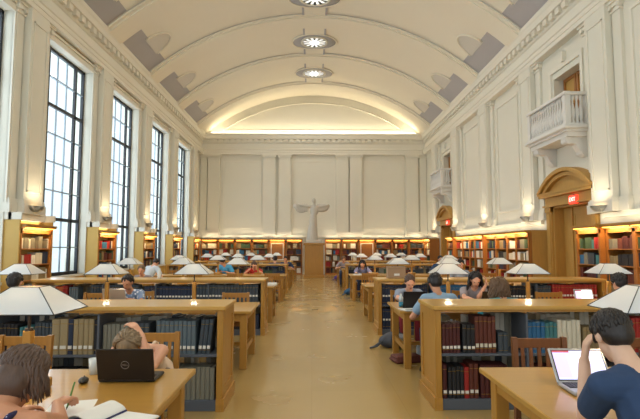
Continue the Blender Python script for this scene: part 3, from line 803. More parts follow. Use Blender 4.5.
# ------------------------------------------------------------ doors and balconies
def doorway(y, k):
    X = XRIGHT; c = -y
    q = MB(); B = lambda a, v0, z0, b, v1, z1, m='oak_door': q.box(a, v0, z0, b, v1, z1, m, X)
    for e in (-1, 1):
        B(c+e*1.0, -.06, 0, c+e*1.30, .0, 2.78); B(c+e*1.03, -.1, 0, c+e*1.27, -.06, .3); B(c+e*1.05, -.085, .4, c+e*1.25, -.06, 2.55)
        B(c+e*1.0, -.1, 2.6, c+e*1.30, 0, 2.78)
    B(c-1.3, -.08, 2.78, c+1.3, 0, 3.02); B(c-1.36, -.14, 2.75, c+1.36, 0, 2.8)
    B(c-1.42, -.22, 3.02, c+1.42, 0, 3.1); B(c-1.46, -.24, 3.1, c+1.46, 0, 3.16)
    n = 20; Rr = 1.42; H = .58     # segmental pediment
    R2 = (Rr**2+H**2)/(2*H); a = math.asin(Rr/R2)
    for (dr, d0, d1) in ((0, -.28, 0), (.12, -.2, 0)):
        po = [(c+(R2-dr)*sin(-a+2*a*i/n), 3.16+H-R2+(R2-dr)*cos(-a+2*a*i/n)) for i in range(n+1)]
        pi_ = [(c+(R2-dr-.1)*sin(-a+2*a*i/n), max(3.16, 3.16+H-R2+(R2-dr-.1)*cos(-a+2*a*i/n))) for i in range(n+1)]
        for i in range(n):
            q.prism([po[i], po[i+1], pi_[i+1], pi_[i]], d0, d1, 'y', 'oak_door', X)
    po = [(c+(R2-.05)*sin(-a+2*a*i/n), 3.16+H-R2+(R2-.05)*cos(-a+2*a*i/n)) for i in range(n+1)]
    q.prism([(x, max(3.15, z)) for x, z in po], -.08, 0, 'y', 'oak_door', X)
    o = q.build('trim_%d' % (4+k)); tag(o, 'golden wood door surround with arched pediment', None, None, 'structure')
    r = empty('door_%d' % k, (XR+.3, y, 0)); tag(r, 'wooden double door in a deep surround on the balcony wall', None, None, 'structure')
    q = MB(); q.box(-.02, -1.0, 0, .04, 1.0, 2.75, 'oak_door'); q.build('door_leaf', r)
    q = MB()
    for e in (-1, 1): q.box(-.3, e*1.0, 0, .02, e*.94, 2.75, 'oak_door')
    q.box(-.3, -1, 2.7, .02, 1, 2.75, 'oak_door'); q.box(-.06, .42, 0, -.02, .47, 2.7, 'oak_door')
    for (a, b, z0, z1) in ((-.88, .36, .2, 1.1), (-.88, .36, 1.25, 2.55)):
        frame(q, a, z0, b, z1, Matrix(((0, 1, 0, 0), (-1, 0, 0, 0), (0, 0, 1, 0), (0, 0, 0, 1))) @ Matrix.Translation((0, 0, 0)) if False else Matrix(((0, 1, 0, -.02), (1, 0, 0, 0), (0, 0, 1, 0), (0, 0, 0, 1))), .04, .015, 0, 'oak_door')
    q.build('door_frame', r)
    q = MB(); q.box(-.035, -.42, 1.28, -.02, -.22, 1.46, 'sign_dark'); q.box(-.037, -.39, 1.40, -.034, -.25, 1.415, 'moulding_paint'); q.box(-.037, -.39, 1.36, -.034, -.28, 1.372, 'moulding_paint')
    o = q.build('door_plaque'); o.location = (XR+.3, y, 0); tag(o, 'small dark plaque on the %s door' % ('near' if k == 1 else 'far'), 'plaque')
    r = empty('exit_sign', (XR-.12, y-.35, 2.86), 0, 'small red illuminated exit sign above the %s doorway on the right wall' % ('near' if k == 1 else 'far'), 'exit sign')
    q = MB(); q.box(-.04, -.17, -.13, .04, .17, .09, 'exit_red', bev=.008); q.box(.0, -.02, .09, .03, .02, .12, 'lamp_frame'); q.build('case', r)
    XT = Matrix(((0, 0, -1, -.042), (-1, 0, 0, 0), (0, 1, 0, -.02), (0, 0, 0, 1)))
    text_mesh('EXIT', .15, .002, 'exit_letter', 'lettering', r, XT)
    # the face towards the viewer as well
    XT = Matrix(((1, 0, 0, 0), (0, 0, -1, -.172), (0, 1, 0, -.02), (0, 0, 0, 1)))
doorway(DOORB[0], 1); doorway(DOORB[1], 2)
def balcony(y, k):
    r = empty('balcony', (XR, y, 4.5), 0, 'white stone balcony with baluster railing over the %s doorway' % ('near' if k == 1 else 'far'), 'balcony', 'white balconies on the right wall')
    w = 1.08; d = .63; m = 'balcony_stone'
    q = MB(); q.box(-d, -w, 0, .1, w, .12, m); q.box(-d-.08, -w-.08, .06, 0, w+.08, .14, m, bev=.02); q.box(-d+.06, -w+.06, -.12, 0, w-.06, 0, m); q.box(-d-.02, -w-.02, .14, 0, w+.02, .2, m); q.build('slab', r)
    q = MB(); q.box(-d-.03, -w-.03, .93, -d+.14, w+.03, 1.02, m, bev=.015)
    for e in (-1, 1): q.box(-d, e*w-.0 if e < 0 else w-.14, .93, 0, e*w+.14 if e < 0 else w, 1.02, m, bev=.015)
    q.build('handrail', r)
    for e in (-1, 1):
        q = MB(); q.box(-d, e*w, .2, -d+.14, e*(w-.14), .93, m); q.build('newel', r)
        q = MB(); q.box(-.1, e*w, .2, 0, e*(w-.14), .93, m); q.build('newel', r)
    bm = MB(); bm.lathe([(.045, 0), (.045, .06), (.025, .09), (.05, .2), (.058, .3), (.03, .48), (.022, .58), (.04, .64), (.045, .73)], m, 10)
    me = bm.mesh('baluster')
    pos = [(-d+.07, -w+.22+(2*w-.44)*j/13) for j in range(14)]+[(-d+.22+.105*j, e*(w-.07)) for e in (-1, 1) for j in range(3)]
    for x, yy in pos:
        o = bpy.data.objects.new('baluster', me); COL.objects.link(o); o.parent = r; o.location = (x, yy, .2)
    for e in (-1, 1):      # scroll brackets
        q = MB(); prof = [(0, -.02), (-d+.05, -.12), (-d+.1, -.24), (-.28, -.3), (-.2, -.46), (-.1, -.6), (0, -.62)]
        q.prism(prof, e*.78-.11, e*.78+.11, 'y', m)
        q.cyl((-d+.16, e*.78-.13, -.2), (-d+.16, e*.78+.13, -.2), .09, .09, m, 12); q.cyl((-.1, e*.78-.13, -.5), (-.1, e*.78+.13, -.5), .07, .07, m, 12)
        q.build('bracket', r)
    r = empty('door_%d' % (k+2), (XR+.3, y, 4.5)); tag(r, 'golden wood door opening onto the balcony', None, None, 'structure')
    q = MB(); q.box(0, -.68, 0, .05, .68, 1.95, 'oak_door')
    XD = Matrix(((0, 1, 0, 0), (1, 0, 0, 0), (0, 0, 1, 0), (0, 0, 0, 1)))
    for a, b in ((-.66, -.02), (.02, .66)): frame(q, a, .05, b, 1.9, XD, .09, .03, 0, 'oak_wall'); frame(q, a+.16, .3, b-.16, 1.1, XD, .02, .02, 0, 'oak_wall')
    q.build('door_leaf', r)
balcony(DOORB[0], 1); balcony(DOORB[1], 2)

# ------------------------------------------------------------ pedestal and statue (plain draped stone figure)
PX, PY = .11, 26.4
r = empty('pedestal', (PX, PY, 0), 0, 'tall panelled wooden pedestal under the statue at the end of the aisle', 'pedestal')
q = MB(); q.box(-.5, -.5, .14, .5, .5, 1.72, 'oak_upright', bev=.01)
for a, b in ((-.46, -.03), (.03, .46)): frame(q, a, .25, b, 1.6, None, .05, .02, -.5, 'oak_upright')
q.build('body', r)
q = MB(); q.box(-.55, -.55, 0, .55, .55, .14, 'oak', bev=.01); q.build('plinth', r)
q = MB(); q.box(-.56, -.56, 1.72, .56, .56, 1.83, 'oak', bev=.02); q.build('cap', r)
q = MB(); q.box(-.42, -.42, 1.83, .42, .42, 1.99, 'marble', bev=.02); o = q.build('stone_base'); o.location = (PX, PY, 0)
tag(o, 'pale stone block between the wooden pedestal and the statue', 'stone block')
def statue():
    q = MB(); z = 1.98
    # plain draped figure holding its cloak out to both sides
    q.caps((-.1, 0, z+.02), .26, (-.06, 0, z+.9), .22); q.caps((-.06, 0, z+.9), .22, (-.02, 0, z+1.35), .17)
    q.ell((0, 0, z+1.6), (.24, .17, .3)); q.caps((0, 0, z+1.8), .1, (0, 0, z+1.98), .08); q.ell((0, -.02, z+2.14), (.11, .13, .15))
    for k in range(14):
        t = 2*pi*k/14; q.caps((-.1+.27*cos(t), .25*sin(t), z+.02), .055, (-.04+.15*cos(t), .14*sin(t), z+1.3), .035)
    for s_ in (-1, 1):
        q.caps((s_*.18, 0, z+1.82), .10, (s_*.5, -.05, z+1.86), .08); q.caps((s_*.5, -.05, z+1.86), .08, (s_*.74, -.1, z+1.9), .05)
        q.ell((s_*.55-.12, .03, z+1.72), (.36, .1, .24 if s_ < 0 else .2)); q.ell((s_*.8-.14, .04, z+1.86), (.2, .09, .17))
        for k in range(6):
            x = s_*(.3+.11*k)-.1; q.caps((x, -.06, z+1.95), .045, (x-s_*.02, -.04, z+1.56+.03*k), .04)
    o = q.remesh('statue', .03, 'marble', None, 2)
    o.location = (PX, PY, 0); tag(o, 'white stone draped figure with arms spread on the pedestal before the end wall', 'statue')
statue()

# ------------------------------------------------------------ tables, lamps, chairs
def reading_table(xa, y, side, label):
    """xa aisle end, y front edge; 4.15 long, 1.1 deep"""
    r = empty('reading_table', (xa, y, 0), 0, label, 'table', 'long reading tables'); S = side; L = 4.15; D = 1.1
    q = MB(); q.box(0, 0, .715, S*L, D, .75, 'table_top', bev=.006); q.build('table_top', r)
    q = MB(); q.box(S*.07, .06, .62, S*(L-.07), .09, .715, 'oak'); q.box(S*.07, D-.09, .62, S*(L-.07), D-.06, .715, 'oak')
    q.box(S*.07, .09, .62, S*.1, D-.09, .715, 'oak'); q.box(S*(L-.1), .09, .62, S*(L-.07), D-.09, .715, 'oak'); q.build('apron', r)
    for u in (.06, L-.15):
        for v in (.05, D-.14):
            q = MB(); q.box(S*u, v, 0, S*(u+.09), v+.09, .715, 'oak_upright', bev=.005); q.build('leg', r)
        q = MB(); q.box(S*(u+.02), .14, .2, S*(u+.06), D-.14, .27, 'oak'); q.build('stretcher', r)
    q = MB(); q.box(S*.12, D/2-.02, .21, S*(L-.12), D/2+.02, .26, 'oak'); q.build('long_stretcher', r)
    return r
TROWS = [2.32+4.1*k for k in range(6)]
for k, y in enumerate(TROWS):
    nm = (ordn[:4]+['fifth from the viewer', 'last before the end wall'])[k]
    reading_table(-.79, y, -1, 'long wooden reading table left of the aisle, '+nm)
    reading_table(1.15, y, 1, 'long wooden reading table right of the aisle, '+nm)
def make_lamp():
    r = empty('table_lamp', label='x', cat='lamp', group='table lamps with pyramid shades')
    q = MB(); q.box(-.11, -.08, .0, .11, .08, .06, 'oak', bev=.008); q.build('base', r)
    q = MB(); q.box(-.024, -.024, .06, .024, .024, .34, 'oak_upright', bev=.004); q.build('post', r)
    q = MB(); q.cyl((0, 0, .34), (0, 0, .59), .009, .009, 'lamp_rod', 8); q.cyl((0, 0, .34), (0, 0, .355), .025, .02, 'lamp_rod', 10); q.build('rod', r)
    W, D, w, d, z0, z1 = .245, .2, .08, .06, .455, .595
    A = [(-W, -D, z0), (W, -D, z0), (W, D, z0), (-W, D, z0)]; B = [(-w, -d, z1), (w, -d, z1), (w, d, z1), (-w, d, z1)]
    q = MB(); t = .006
    A2 = [(x*.985, y*.985, z-.001) for x, y, z in A]; B2 = [(x*.95, y*.95, z-t) for x, y, z in B]
    vs = A+B+A2+B2
    fs = [(i, (i+1) % 4, 4+(i+1) % 4, 4+i) for i in range(4)]+[(4, 5, 6, 7)]+[(8+i, 12+i, 12+(i+1) % 4, 8+(i+1) % 4) for i in range(4)]+[(15, 14, 13, 12)]+[(i, 8+i, 8+(i+1) % 4, (i+1) % 4) for i in range(4)]
    q.add(vs, fs, 'lamp_glass'); q.build('shade', r)
    q = MB()
    for i in range(4):
        j = (i+1) % 4
        q.tube([A[i], A[j]], .0035, 'lamp_frame', 5); q.tube([B[i], B[j]], .0025, 'lamp_frame', 5); q.tube([A[i], B[i]], .003, 'lamp_frame', 5)
    q.build('shade_frame', r)
    q = MB(); q.cyl((-.1, 0, .52), (.1, 0, .52), .016, .016, 'bulb_warm', 8); q.build('bulb', r)
    return r
mat('bulb_warm', 'fff0d0', .5, emis='ffdca0', es=6)
lamp = make_lamp(); freeze(lamp); used = 0
LX = {-1: [-1.67, -2.9, -4.1], 1: [1.95, 3.1, 4.27]}
for k, y in enumerate(TROWS):
    for S in (-1, 1):
        for j, x in enumerate(LX[S]):
            if k == 0: x += .05 if S > 0 else .02
            nm = '%s lamp from the aisle on the %s table %s' % (['first', 'second', 'third'][j], (ordn[:4]+['fifth', 'last'])[k].replace(' from the viewer', '').replace(' the viewer', ''), 'left' if S < 0 else 'right')
            lab = 'pyramid-shaded '+nm+' of the aisle'
            if not used: lamp.location = (x, y+.6, .75); lamp['label'] = lab; l = lamp; used = 1
            else: l = dup(lamp, (x, y+.6, .75), 0, lab)
            p = bpy.data.lights.new('lamp_glow', 'POINT'); p.energy = 5 if S > 0 or (k == 2 and j == 0) else 2; p.color = (1, .8, .52); p.shadow_soft_size = .04
            po = bpy.data.objects.new('lamp_glow', p); COL.objects.link(po); po.parent = l; po.location = (0, 0, .48)
def make_chair(m):
    r = empty('library_chair', label='x', cat='chair', group='wooden slat-back chairs')
    w, d = .22, .21
    q = MB(); q.box(-w, -d, .43, w, d+.02, .46, m, bev=.01); q.build('seat', r)
    q = MB(); q.box(-w+.03, -d+.02, .37, w-.03, -d+.04, .43, m); q.box(-w+.03, d-.04, .37, w-.03, d-.02, .43, m); q.box(-w+.01, -d+.03, .37, -w+.03, d-.03, .43, m); q.box(w-.03, -d+.03, .37, w-.01, d-.03, .43, m); q.build('seat_rail', r)
    for e in (-1, 1):
        q = MB(); q.box(e*w, d-.045, 0, e*(w-.04), d, .43, m, bev=.004); q.build('leg', r)
        q = MB(); x0, x1 = sorted((e*w, e*(w-.04)))
        P = [(-d-.03, 0), (-d+.015, 0), (-d+.04, .43), (-d+.0, .85), (-d-.04, .85), (-d-.005, .43)]
        q.prism(P, x0, x1, 'x', m); q.build('leg', r)
    q = MB(); q.box(-w+.04, -d-.035, .765, w-.04, -d-.01, .84, m, bev=.004); q.build('top_rail', r)
    q = MB(); q.box(-w+.04, -d-.015, .53, w-.04, -d+.008, .57, m, bev=.003); q.build('lower_rail', r)
    for k in range(5):
        u = -w+.085+k*(2*w-.17)/4
        q = MB(); X = Matrix.Translation((u, -d-.004, .57)) @ Matrix.Rotation(.08, 4, 'X'); q.box(-.014, -.007, 0, .014, .007, .2, m, X); q.build('slat', r)
    for e in (-1, 1):
        q = MB(); q.box(e*(w-.01), -d+.03, .2, e*(w-.03), d-.03, .23, m); q.build('stretcher', r)
    return r
ch = make_chair('chair_wood'); chd = make_chair('chair_wood_dark'); freeze(ch); freeze(chd)
TBL = [1]
def chair(x, y, rz, label, dark=False):
    src = chd if dark else ch
    if TBL[0]: x += .01434*y
    if src['label'] == 'x': src.location = (x, y, 0); src.rotation_euler = (0, 0, rz); src['label'] = label; return src
    return dup(src, (x, y, 0), rz, label)
# far side chairs face the viewer (rz=pi), near side chairs face away
OCC = {('F', 0, -1, 0), ('F', 1, -1, 1), ('N', 1, -1, 2), ('F', 1, 1, 0), ('N', 1, 1, 0), ('F', 1, 1, 1), ('N', 1, 1, 1), ('N', 1, 1, 2), ('F', 3, 1, 0), ('F', 3, -1, 0), ('F', 3, -1, 1), ('N', 3, -1, 3), ('F', 2, -1, 2), ('F', 2, 1, 2), ('F', 4, -1, 0), ('N', 4, -1, 0), ('F', 4, 1, 0), ('F', 3, 1, 2)}
tn = ['nearest', 'second', 'third', 'fourth', 'fifth', 'last']
for k, y in enumerate(TROWS):
    for S in (-1, 1):
        xs = {-1: [-1.35, -2.42, -3.58, -4.75], 1: [1.45 if k else 1.72, 2.55, 3.78, 4.9]}[S]
        for j, x in enumerate(xs):
            w = '%s from the aisle, %s %s table' % (['first', 'second', 'third', 'fourth'][j], tn[k], 'left' if S < 0 else 'right')
            if not (k == 0 and j == 3) and ('F', k, S, j) not in OCC:
                chair(x+(.06 if k == 0 and S > 0 else 0), y+1.1+((.34 if S > 0 else .5) if k == 0 else .3), pi, ('dark reddish' if (k == 0 and S > 0) else 'golden')+' slat-back chair on the far side, '+w, k == 0 and S > 0)
            if k > 0 and k < 5 and ('N', k, S, j) not in OCC:
                chair(x, y-.22, 0, 'golden slat-back chair on the near side, '+w)
TBL[0] = 0
MARK = set(o.name for o in SC.objects)
# ------------------------------------------------------------ people
def ik(a, b, l1, l2, pole):
    a = V(a); b = V(b); d = b-a; L = min(d.length, (l1+l2)*.995); dn = d.normalized(); b = a+dn*L
    x = (l1*l1-l2*l2+L*L)/(2*L); h = sqrt(max(0, l1*l1-x*x))
    p = V(pole)-dn*V(pole).dot(dn); p = p.normalized() if p.length > 1e-4 else dn.orthogonal()
    return a+dn*x+p*h, b
def hand(q, w, d, n, up, s=1.0, curl=.5, gr=0):
    """w wrist, d direction to the knuckles, n palm normal (palm faces n), up = thumb side"""
    d = V(d).normalized(); n = V(n); n = (n-d*n.dot(d)).normalized(); t = d.cross(n).normalized()
    if t.dot(V(up)) < 0: t = -t
    pc = w+d*.05*s
    for k in (-1, 0, 1): q.caps(w+d*.01*s+t*.014*k*s, .015*s, w+d*.082*s+t*.022*k*s, .0125*s)
    for i, (off, L) in enumerate(((.03, .072), (.011, .08), (-.009, .074), (-.028, .058))):
        b = w+d*.085*s+t*off*s; a = 0; p = b; dd = d
        for j, (fr, r) in enumerate(((.45, .0095), (.3, .0085), (.25, .0075))):
            a += curl*(.5 if j == 0 else .8); dd = d*cos(a)+n*sin(a)
            e = p+dd*L*fr*s*1.15; q.caps(p, r*s, e, (r-.0008)*s, n=8); p = e
    b = w+d*.025*s+t*.026*s; m_ = b+(d*.6+t*.7+n*.35).normalized()*.04*s; e = m_+(d*.9+t*.15+n*.5).normalized()*.034*s
    q.caps(b, .013*s, m_, .0105*s, n=8); q.caps(m_, .0105*s, e, .0085*s, n=8)
def tuft_path(H, R, az, el, L, jit, down, wav=0, n=6, rad=(.08, .1, .115)):
    """path that follows the skull from (az, el) downwards and then hangs; local head frame"""
    P = []; e = el; p = None; s = 0; st = L/n
    ph = random.uniform(0, 6)
    for i in range(n+1):
        if e > -.25:
            q = V((rad[0]*cos(e)*sin(az), -rad[1]*cos(e)*cos(az), rad[2]*sin(e)))
            p = H+R @ q; e -= st/.1
        else: p = p+V(down).normalized()*st
        P.append(p+V((random.uniform(-jit, jit), random.uniform(-jit, jit), random.uniform(-jit, jit)))+V((sin(ph+i*1.7), cos(ph+i*1.9), 0))*wav)
    return P
def person(name_label, hc, rz, head=(20, 0), hands=None, wscale=1.0, skin='skin', hair='hair_dark', style='short', top='cloth_grey', sleeve='short', legs='cloth_jeans', vox=.012, side=0, bow=0, group=None, twist=0, shoes='black_plastic', seat=.46, poles=None, chairtxt=None, lean0=6, chdx=0):
    """seated person; hc = world point the head centre must reach; local frame: +y forward;
    hands: dict L/R -> (world target wrist, curl, palm normal[, hand direction])"""
    s = wscale; rt0 = V((1, 0, 0)); hp, hy = radians(head[0]), radians(head[1])
    HR = Matrix.Rotation(-hy, 3, 'Z') @ Matrix.Rotation(-hp, 3, 'X')
    def skel(lean, sl):
        la = radians(lean); sp = V((side, sin(la), cos(la))).normalized()
        P = V((0, 0, seat+.122*s)); nb = P+sp*(.5-sl)*s; lb = la+radians(bow); np_ = V((0, sin(lb), cos(lb)))
        hb = nb+np_*.09*s; return la, sp, P, nb, np_, hb, hb+HR @ V((0, .02, .09))
    if hc[2] < 1.12 and vox > .008: seat -= min(.07, (1.12-hc[2])*.7); s = min(s, .93)
    lo, hi = lean0, 62; sl = 0
    for _ in range(30):
        m_ = (lo+hi)/2
        if skel(m_, 0)[6].z > hc[2]: lo = m_
        else: hi = m_
    la, sp, P, nb, np_, hb, HC = skel((lo+hi)/2, 0)
    off = Matrix.Rotation(rz, 3, 'Z') @ HC
    loc = (hc[0]-off.x, hc[1]-off.y)
    0 and print('PERSON', name_label[:50], 'lean %.0f' % ((lo+hi)/2), 'root %.2f %.2f' % loc, 'hz %.2f want %.2f' % (HC.z, hc[2]))
    r = empty('person', (loc[0], loc[1], 0), rz, name_label, 'person', group)
    if chairtxt: chair(loc[0]+chdx, loc[1], rz, chairtxt)
    inv = (Matrix.Translation((loc[0], loc[1], 0)) @ Matrix.Rotation(rz, 4, 'Z')).inverted()
    wa = P+sp*.16*s; chc = P+sp*.33*s
    rt = (rt0-sp*rt0.dot(sp)).normalized(); rt = Matrix.Rotation(radians(twist), 3, sp) @ rt; fw = sp.cross(rt).normalized()
    if fw.y < 0: fw = -fw
    R = Matrix((rt, fw, sp)).transposed()
    q = MB(); E = q.ell
    E(P, (.165*s, .125*s, .12*s), R=R); E(wa, (.135*s, .095*s, .15*s), R=R); E(chc, (.155*s, .105*s, .17*s), R=R)
    q.caps(wa, .1*s, chc, .105*s)
    sh = {}
    for e, k in ((-1, 'L'), (1, 'R')):
        sh[k] = P+sp*.455*s+rt*e*.175*s
        q.caps(P+sp*.44*s+rt*e*.07*s, .065*s, sh[k], .053*s); q.caps(nb+rt*e*.02, .05*s, P+sp*.46*s+rt*e*.12*s, .05*s)
    q.caps(nb-np_*.03, .052*s, HC-HR @ V((0, .01, .06)), .05*s)
    # head
    E(HC+HR @ V((0, -.012, .02)), (.074, .093, .088), R=HR); E(HC+HR @ V((0, .022, -.04)), (.057, .066, .068), R=HR); q.caps(HC+HR @ V((0, .06, -.085)), .022, HC+HR @ V((0, .04, -.08)), .035)
    q.caps(HC+HR @ V((0, .085, .01)), .008, HC+HR @ V((0, .104, -.024)), .0125)
    for e in (-1, 1):
        E(HC+HR @ V((e*.076, -.008, -.01)), (.01, .02, .032), R=HR)
        q.caps(HC+HR @ V((e*.015, .082, .02)), .012, HC+HR @ V((e*.045, .07, .022)), .011)
    # arms
    A = {}
    for e, k in ((-1, 'L'), (1, 'R')):
        t = (hands or {}).get(k)
        if t: tw = inv @ V(t[0]); curl = t[1]; nrm = inv.to_3x3() @ V(t[2])
        else: tw = V((e*.13, .40, .80)); curl = .5; nrm = V((0, 0, -1))
        pole = (poles or {}).get(k, (e*1.0, -.3, -.8))
        el, wr = ik(sh[k], tw, .29*s, .255*s, pole); A[k] = (sh[k], el, wr)
        if False: print('   reach short', k, round((wr-tw).length, 2))
        if False: Mi = inv.inverted(); print('   ', k, 'sh', [round(c_, 2) for c_ in Mi @ sh[k]], 'el', [round(c_, 2) for c_ in Mi @ el], 'wr', [round(c_, 2) for c_ in Mi @ wr])
        q.caps(sh[k], .05*s, el, .038*s); q.caps(el, .04*s, wr, .026*s)
        dr = (wr-el).normalized()
        if t and len(t) > 3: dr = (inv.to_3x3() @ V(t[3])).normalized()
        hand(q, wr, dr, nrm, V((-e, .2, .3)), s*1.02, curl)
    # legs
    K = {}
    for e, k in ((-1, 'L'), (1, 'R')):
        hp_ = P+V((e*.085*s, .02, -.02)); kn = V((e*.13*s, .44*s, seat+.07)); an = V((e*.13*s, .40*s, .09)); K[k] = (hp_, kn, an)
        q.caps(hp_, .085*s, kn, .058*s); q.caps(kn, .057*s, an, .036*s); q.caps(an+V((0, -.03, -.045)), .035*s, an+V((0, .14, -.06)), .028*s)
    q.remesh('body', vox, skin, r, 4)
    # clothes
    g = .011; c = MB()
    if sleeve == 'tank':
        c.ell(P+sp*.03, (.165*s+g, .125*s+g, .14*s), R=R); c.ell(wa, (.135*s+g, .095*s+g, .17*s), R=R); c.ell(P+sp*.29*s, (.15*s+g, .105*s+g, .14*s), R=R)
        for e in (-1, 1):
            back = [P+sp*.36*s+rt*e*.1*s-fw*.10*s, P+sp*.45*s+rt*e*.105*s-fw*.075*s, P+sp*.51*s+rt*e*.1*s+fw*.0, P+sp*.45*s+rt*e*.1*s+fw*.085*s, P+sp*.36*s+rt*e*.09*s+fw*.11*s]
            for a, b in zip(back, back[1:]): c.caps(a, .014, b, .014, n=8)
    else:
        c.ell(P+sp*.03, (.165*s+g, .125*s+g, .15*s), R=R); c.ell(wa, (.14*s+g, .1*s+g, .17*s), R=R); c.ell(chc, (.157*s+g, .108*s+g, .165*s), R=R)
        c.caps(wa, .105*s+g, chc, .108*s+g)
        for e, k in ((-1, 'L'), (1, 'R')):
            S0, EL, WR = A[k]
            c.caps(P+sp*.44*s+rt*e*.07*s, .065*s+g, S0, .056*s+g); c.caps(nb-sp*.015+rt*e*.05, .047*s+g*.7, P+sp*.46*s+rt*e*.12*s, .05*s+g)
            f = {'short': .62, 'long': 1.0}[sleeve]
            c.caps(S0, .054*s+g, S0.lerp(EL, f), .05*s+g*1.3)
            if sleeve == 'long': c.caps(EL, .042*s+g, EL.lerp(WR, .92), .03*s+g)
    sh_o = c.remesh({'tank': 'tank_top', 'short': 'shirt', 'long': 'long_sleeved_shirt'}[sleeve], max(vox, .008), top, r, 3)
    c = MB(); c.ell(P-V((0, 0, .02)), (.168*s+.012, .13*s+.012, .115*s), R=R)
    for k in 'LR':
        a, b, d_ = K[k]; c.caps(a, .088*s+g, b, .06*s+g); c.caps(b, .06*s+g, b.lerp(d_, .95), .042*s+g)
    c.remesh('trousers', .014, legs, r, 2)
    for k in 'LR':
        d_ = K[k][2]; c = MB(); c.caps(d_+V((0, -.03, -.045)), .043, d_+V((0, .15, -.052)), .034); c.box(d_.x-.04, d_.y-.07, .002, d_.x+.04, d_.y+.18, .02, shoes, bev=.008)
        c.remesh('shoe', .012, shoes, r, 2)
    # face
    for e in (-1, 1):
        c = MB(); c.ell(HC+HR @ V((e*.03, .082, .004)), (.011, .006, .006), 'eye_dark', R=HR, n=8, k=6); c.build('eye', r)
    c = MB(); c.ell(HC+HR @ V((0, .088, -.055)), (.02, .008, .006), 'lip', R=HR, n=8, k=6); c.build('mouth', r)
    # hair
    big = vox < .009
    cp = MB(); cp.ell(HC+HR @ V((0, -.026, .032)), (.084, .096, .09), hair, R=HR); 
    if style in ('long', 'curly', 'bob'): cp.ell(HC+HR @ V((0, -.045, -.02)), (.092, .085, .105), hair, R=HR)
    if style == 'bun': cp.ell(HC+HR @ V((0, -.11, .05)), (.045, .045, .045), hair, R=HR); cp.ell(HC+HR @ V((0, -.035, .0)), (.08, .08, .08), hair, R=HR)
    if style == 'short': cp.ell(HC+HR @ V((0, -.045, -.005)), (.08, .066, .075), hair, R=HR)
    base = cp.remesh('hair', .01, hair, r, 2)
    t = MB(); dn = V((0, -.05, -1))
    if style in ('long', 'curly', 'bob'):
        L = {'long': .34, 'curly': .33, 'bob': .275}[style]; N = 190 if big else 46
        for k in range(N):
            az = random.uniform(-1.75, 1.75); el = random.uniform(.15, 1.5)
            if style == 'bob' and abs(az) > 1.15: el = random.uniform(.9, 1.5)
            ll = L*(.8 if style == 'bob' and abs(az) > 1.15 else 1)*random.uniform(.85, 1.05)*(.55+.45*el/1.5)+.02
            jt = .004 if style != 'curly' else .008
            Pp = tuft_path(HC+HR @ V((0, -.02, .02)), HR, az, el, ll, jt, dn+V((.2*sin(az), 0, 0)), .012 if style == 'curly' else .004, 7, (.096, .11, .104))
            w = .0075 if big else .017
            t.tube(Pp, [w*.7, w, w, w, w, w*.9, w*.7, w*.2], hair, 5)
    else:
        N = 260 if big else 50
        for k in range(N):
            az = random.uniform(-2.3, 2.3) if random.random() < .7 else random.uniform(-3.14, 3.14); el = random.uniform(-.1, 1.5)
            if abs(az) > 2.2 and el < .7: continue
            Pp = tuft_path(HC+HR @ V((0, -.02, .028)), HR, az, el, .045, .002, dn, .002, 3, (.081, .096, .09))
            w = .008 if big else .014
            t.tube(Pp, [w*.7, w, w*.9, w*.2], hair, 5)
    if t.v: t.build('hair_locks', base)
    return r, HC, A
def W(x, y, z): return V((x, y, z))
# nearest, seen from behind
D_ = (0, 0, -1); CT = 'wooden slat-back chair under the '
person('person in a navy spotted tank top seen from behind, writing at the nearest left table', (-1.25, 2.14, 1.02), 0, (46, 8), {'R': (W(-1.25, 2.44, .82), .75, D_, (.1, .95, .05)), 'L': (W(-1.45, 2.43, .785), .5, D_, (.3, .9, 0))},
       .97, 'skin_tan', 'hair_brown', 'bob', 'cloth_strap', 'tank', 'cloth_jeans', .007, bow=12, lean0=14, chairtxt=CT+'writing person in the spotted tank top')
person('person in a navy t-shirt seen from behind, head on hand before the open silver laptop', (1.41, 2.36, 1.15), .12, (34, 4), {'L': (W(1.345, 2.49, 1.0), .9, (1, -.3, 0), (.1, -.1, 1)), 'R': (W(1.75, 2.6, .785), .4, D_)},
       1.04, 'skin_pale', 'hair_dark', 'short', 'cloth_navy', 'short', 'cloth_jeans', .007, bow=10, poles={'L': (.12, .6, -1)}, side=-.11, chairtxt=CT+'person in the navy t-shirt')
person('person in a peach tank top bowed over the nearest left table, hands on head', (-1.335, 3.5, .87), pi, (60, 0), {'L': (W(-1.255, 3.5, .96), .8, (-.5, .3, -.5), (-.5, .1, .6)), 'R': (W(-1.56, 3.55, .80), .6, (0, 0, -1), (.3, -.6, 0))},
       .94, 'skin', 'hair_light', 'bob', 'cloth_peach', 'tank', 'cloth_jeans', .007, bow=26, poles={'L': (-.4, .6, -1), 'R': (-.5, .2, -1)}, chairtxt=CT+'person in the peach tank top', chdx=-.08)
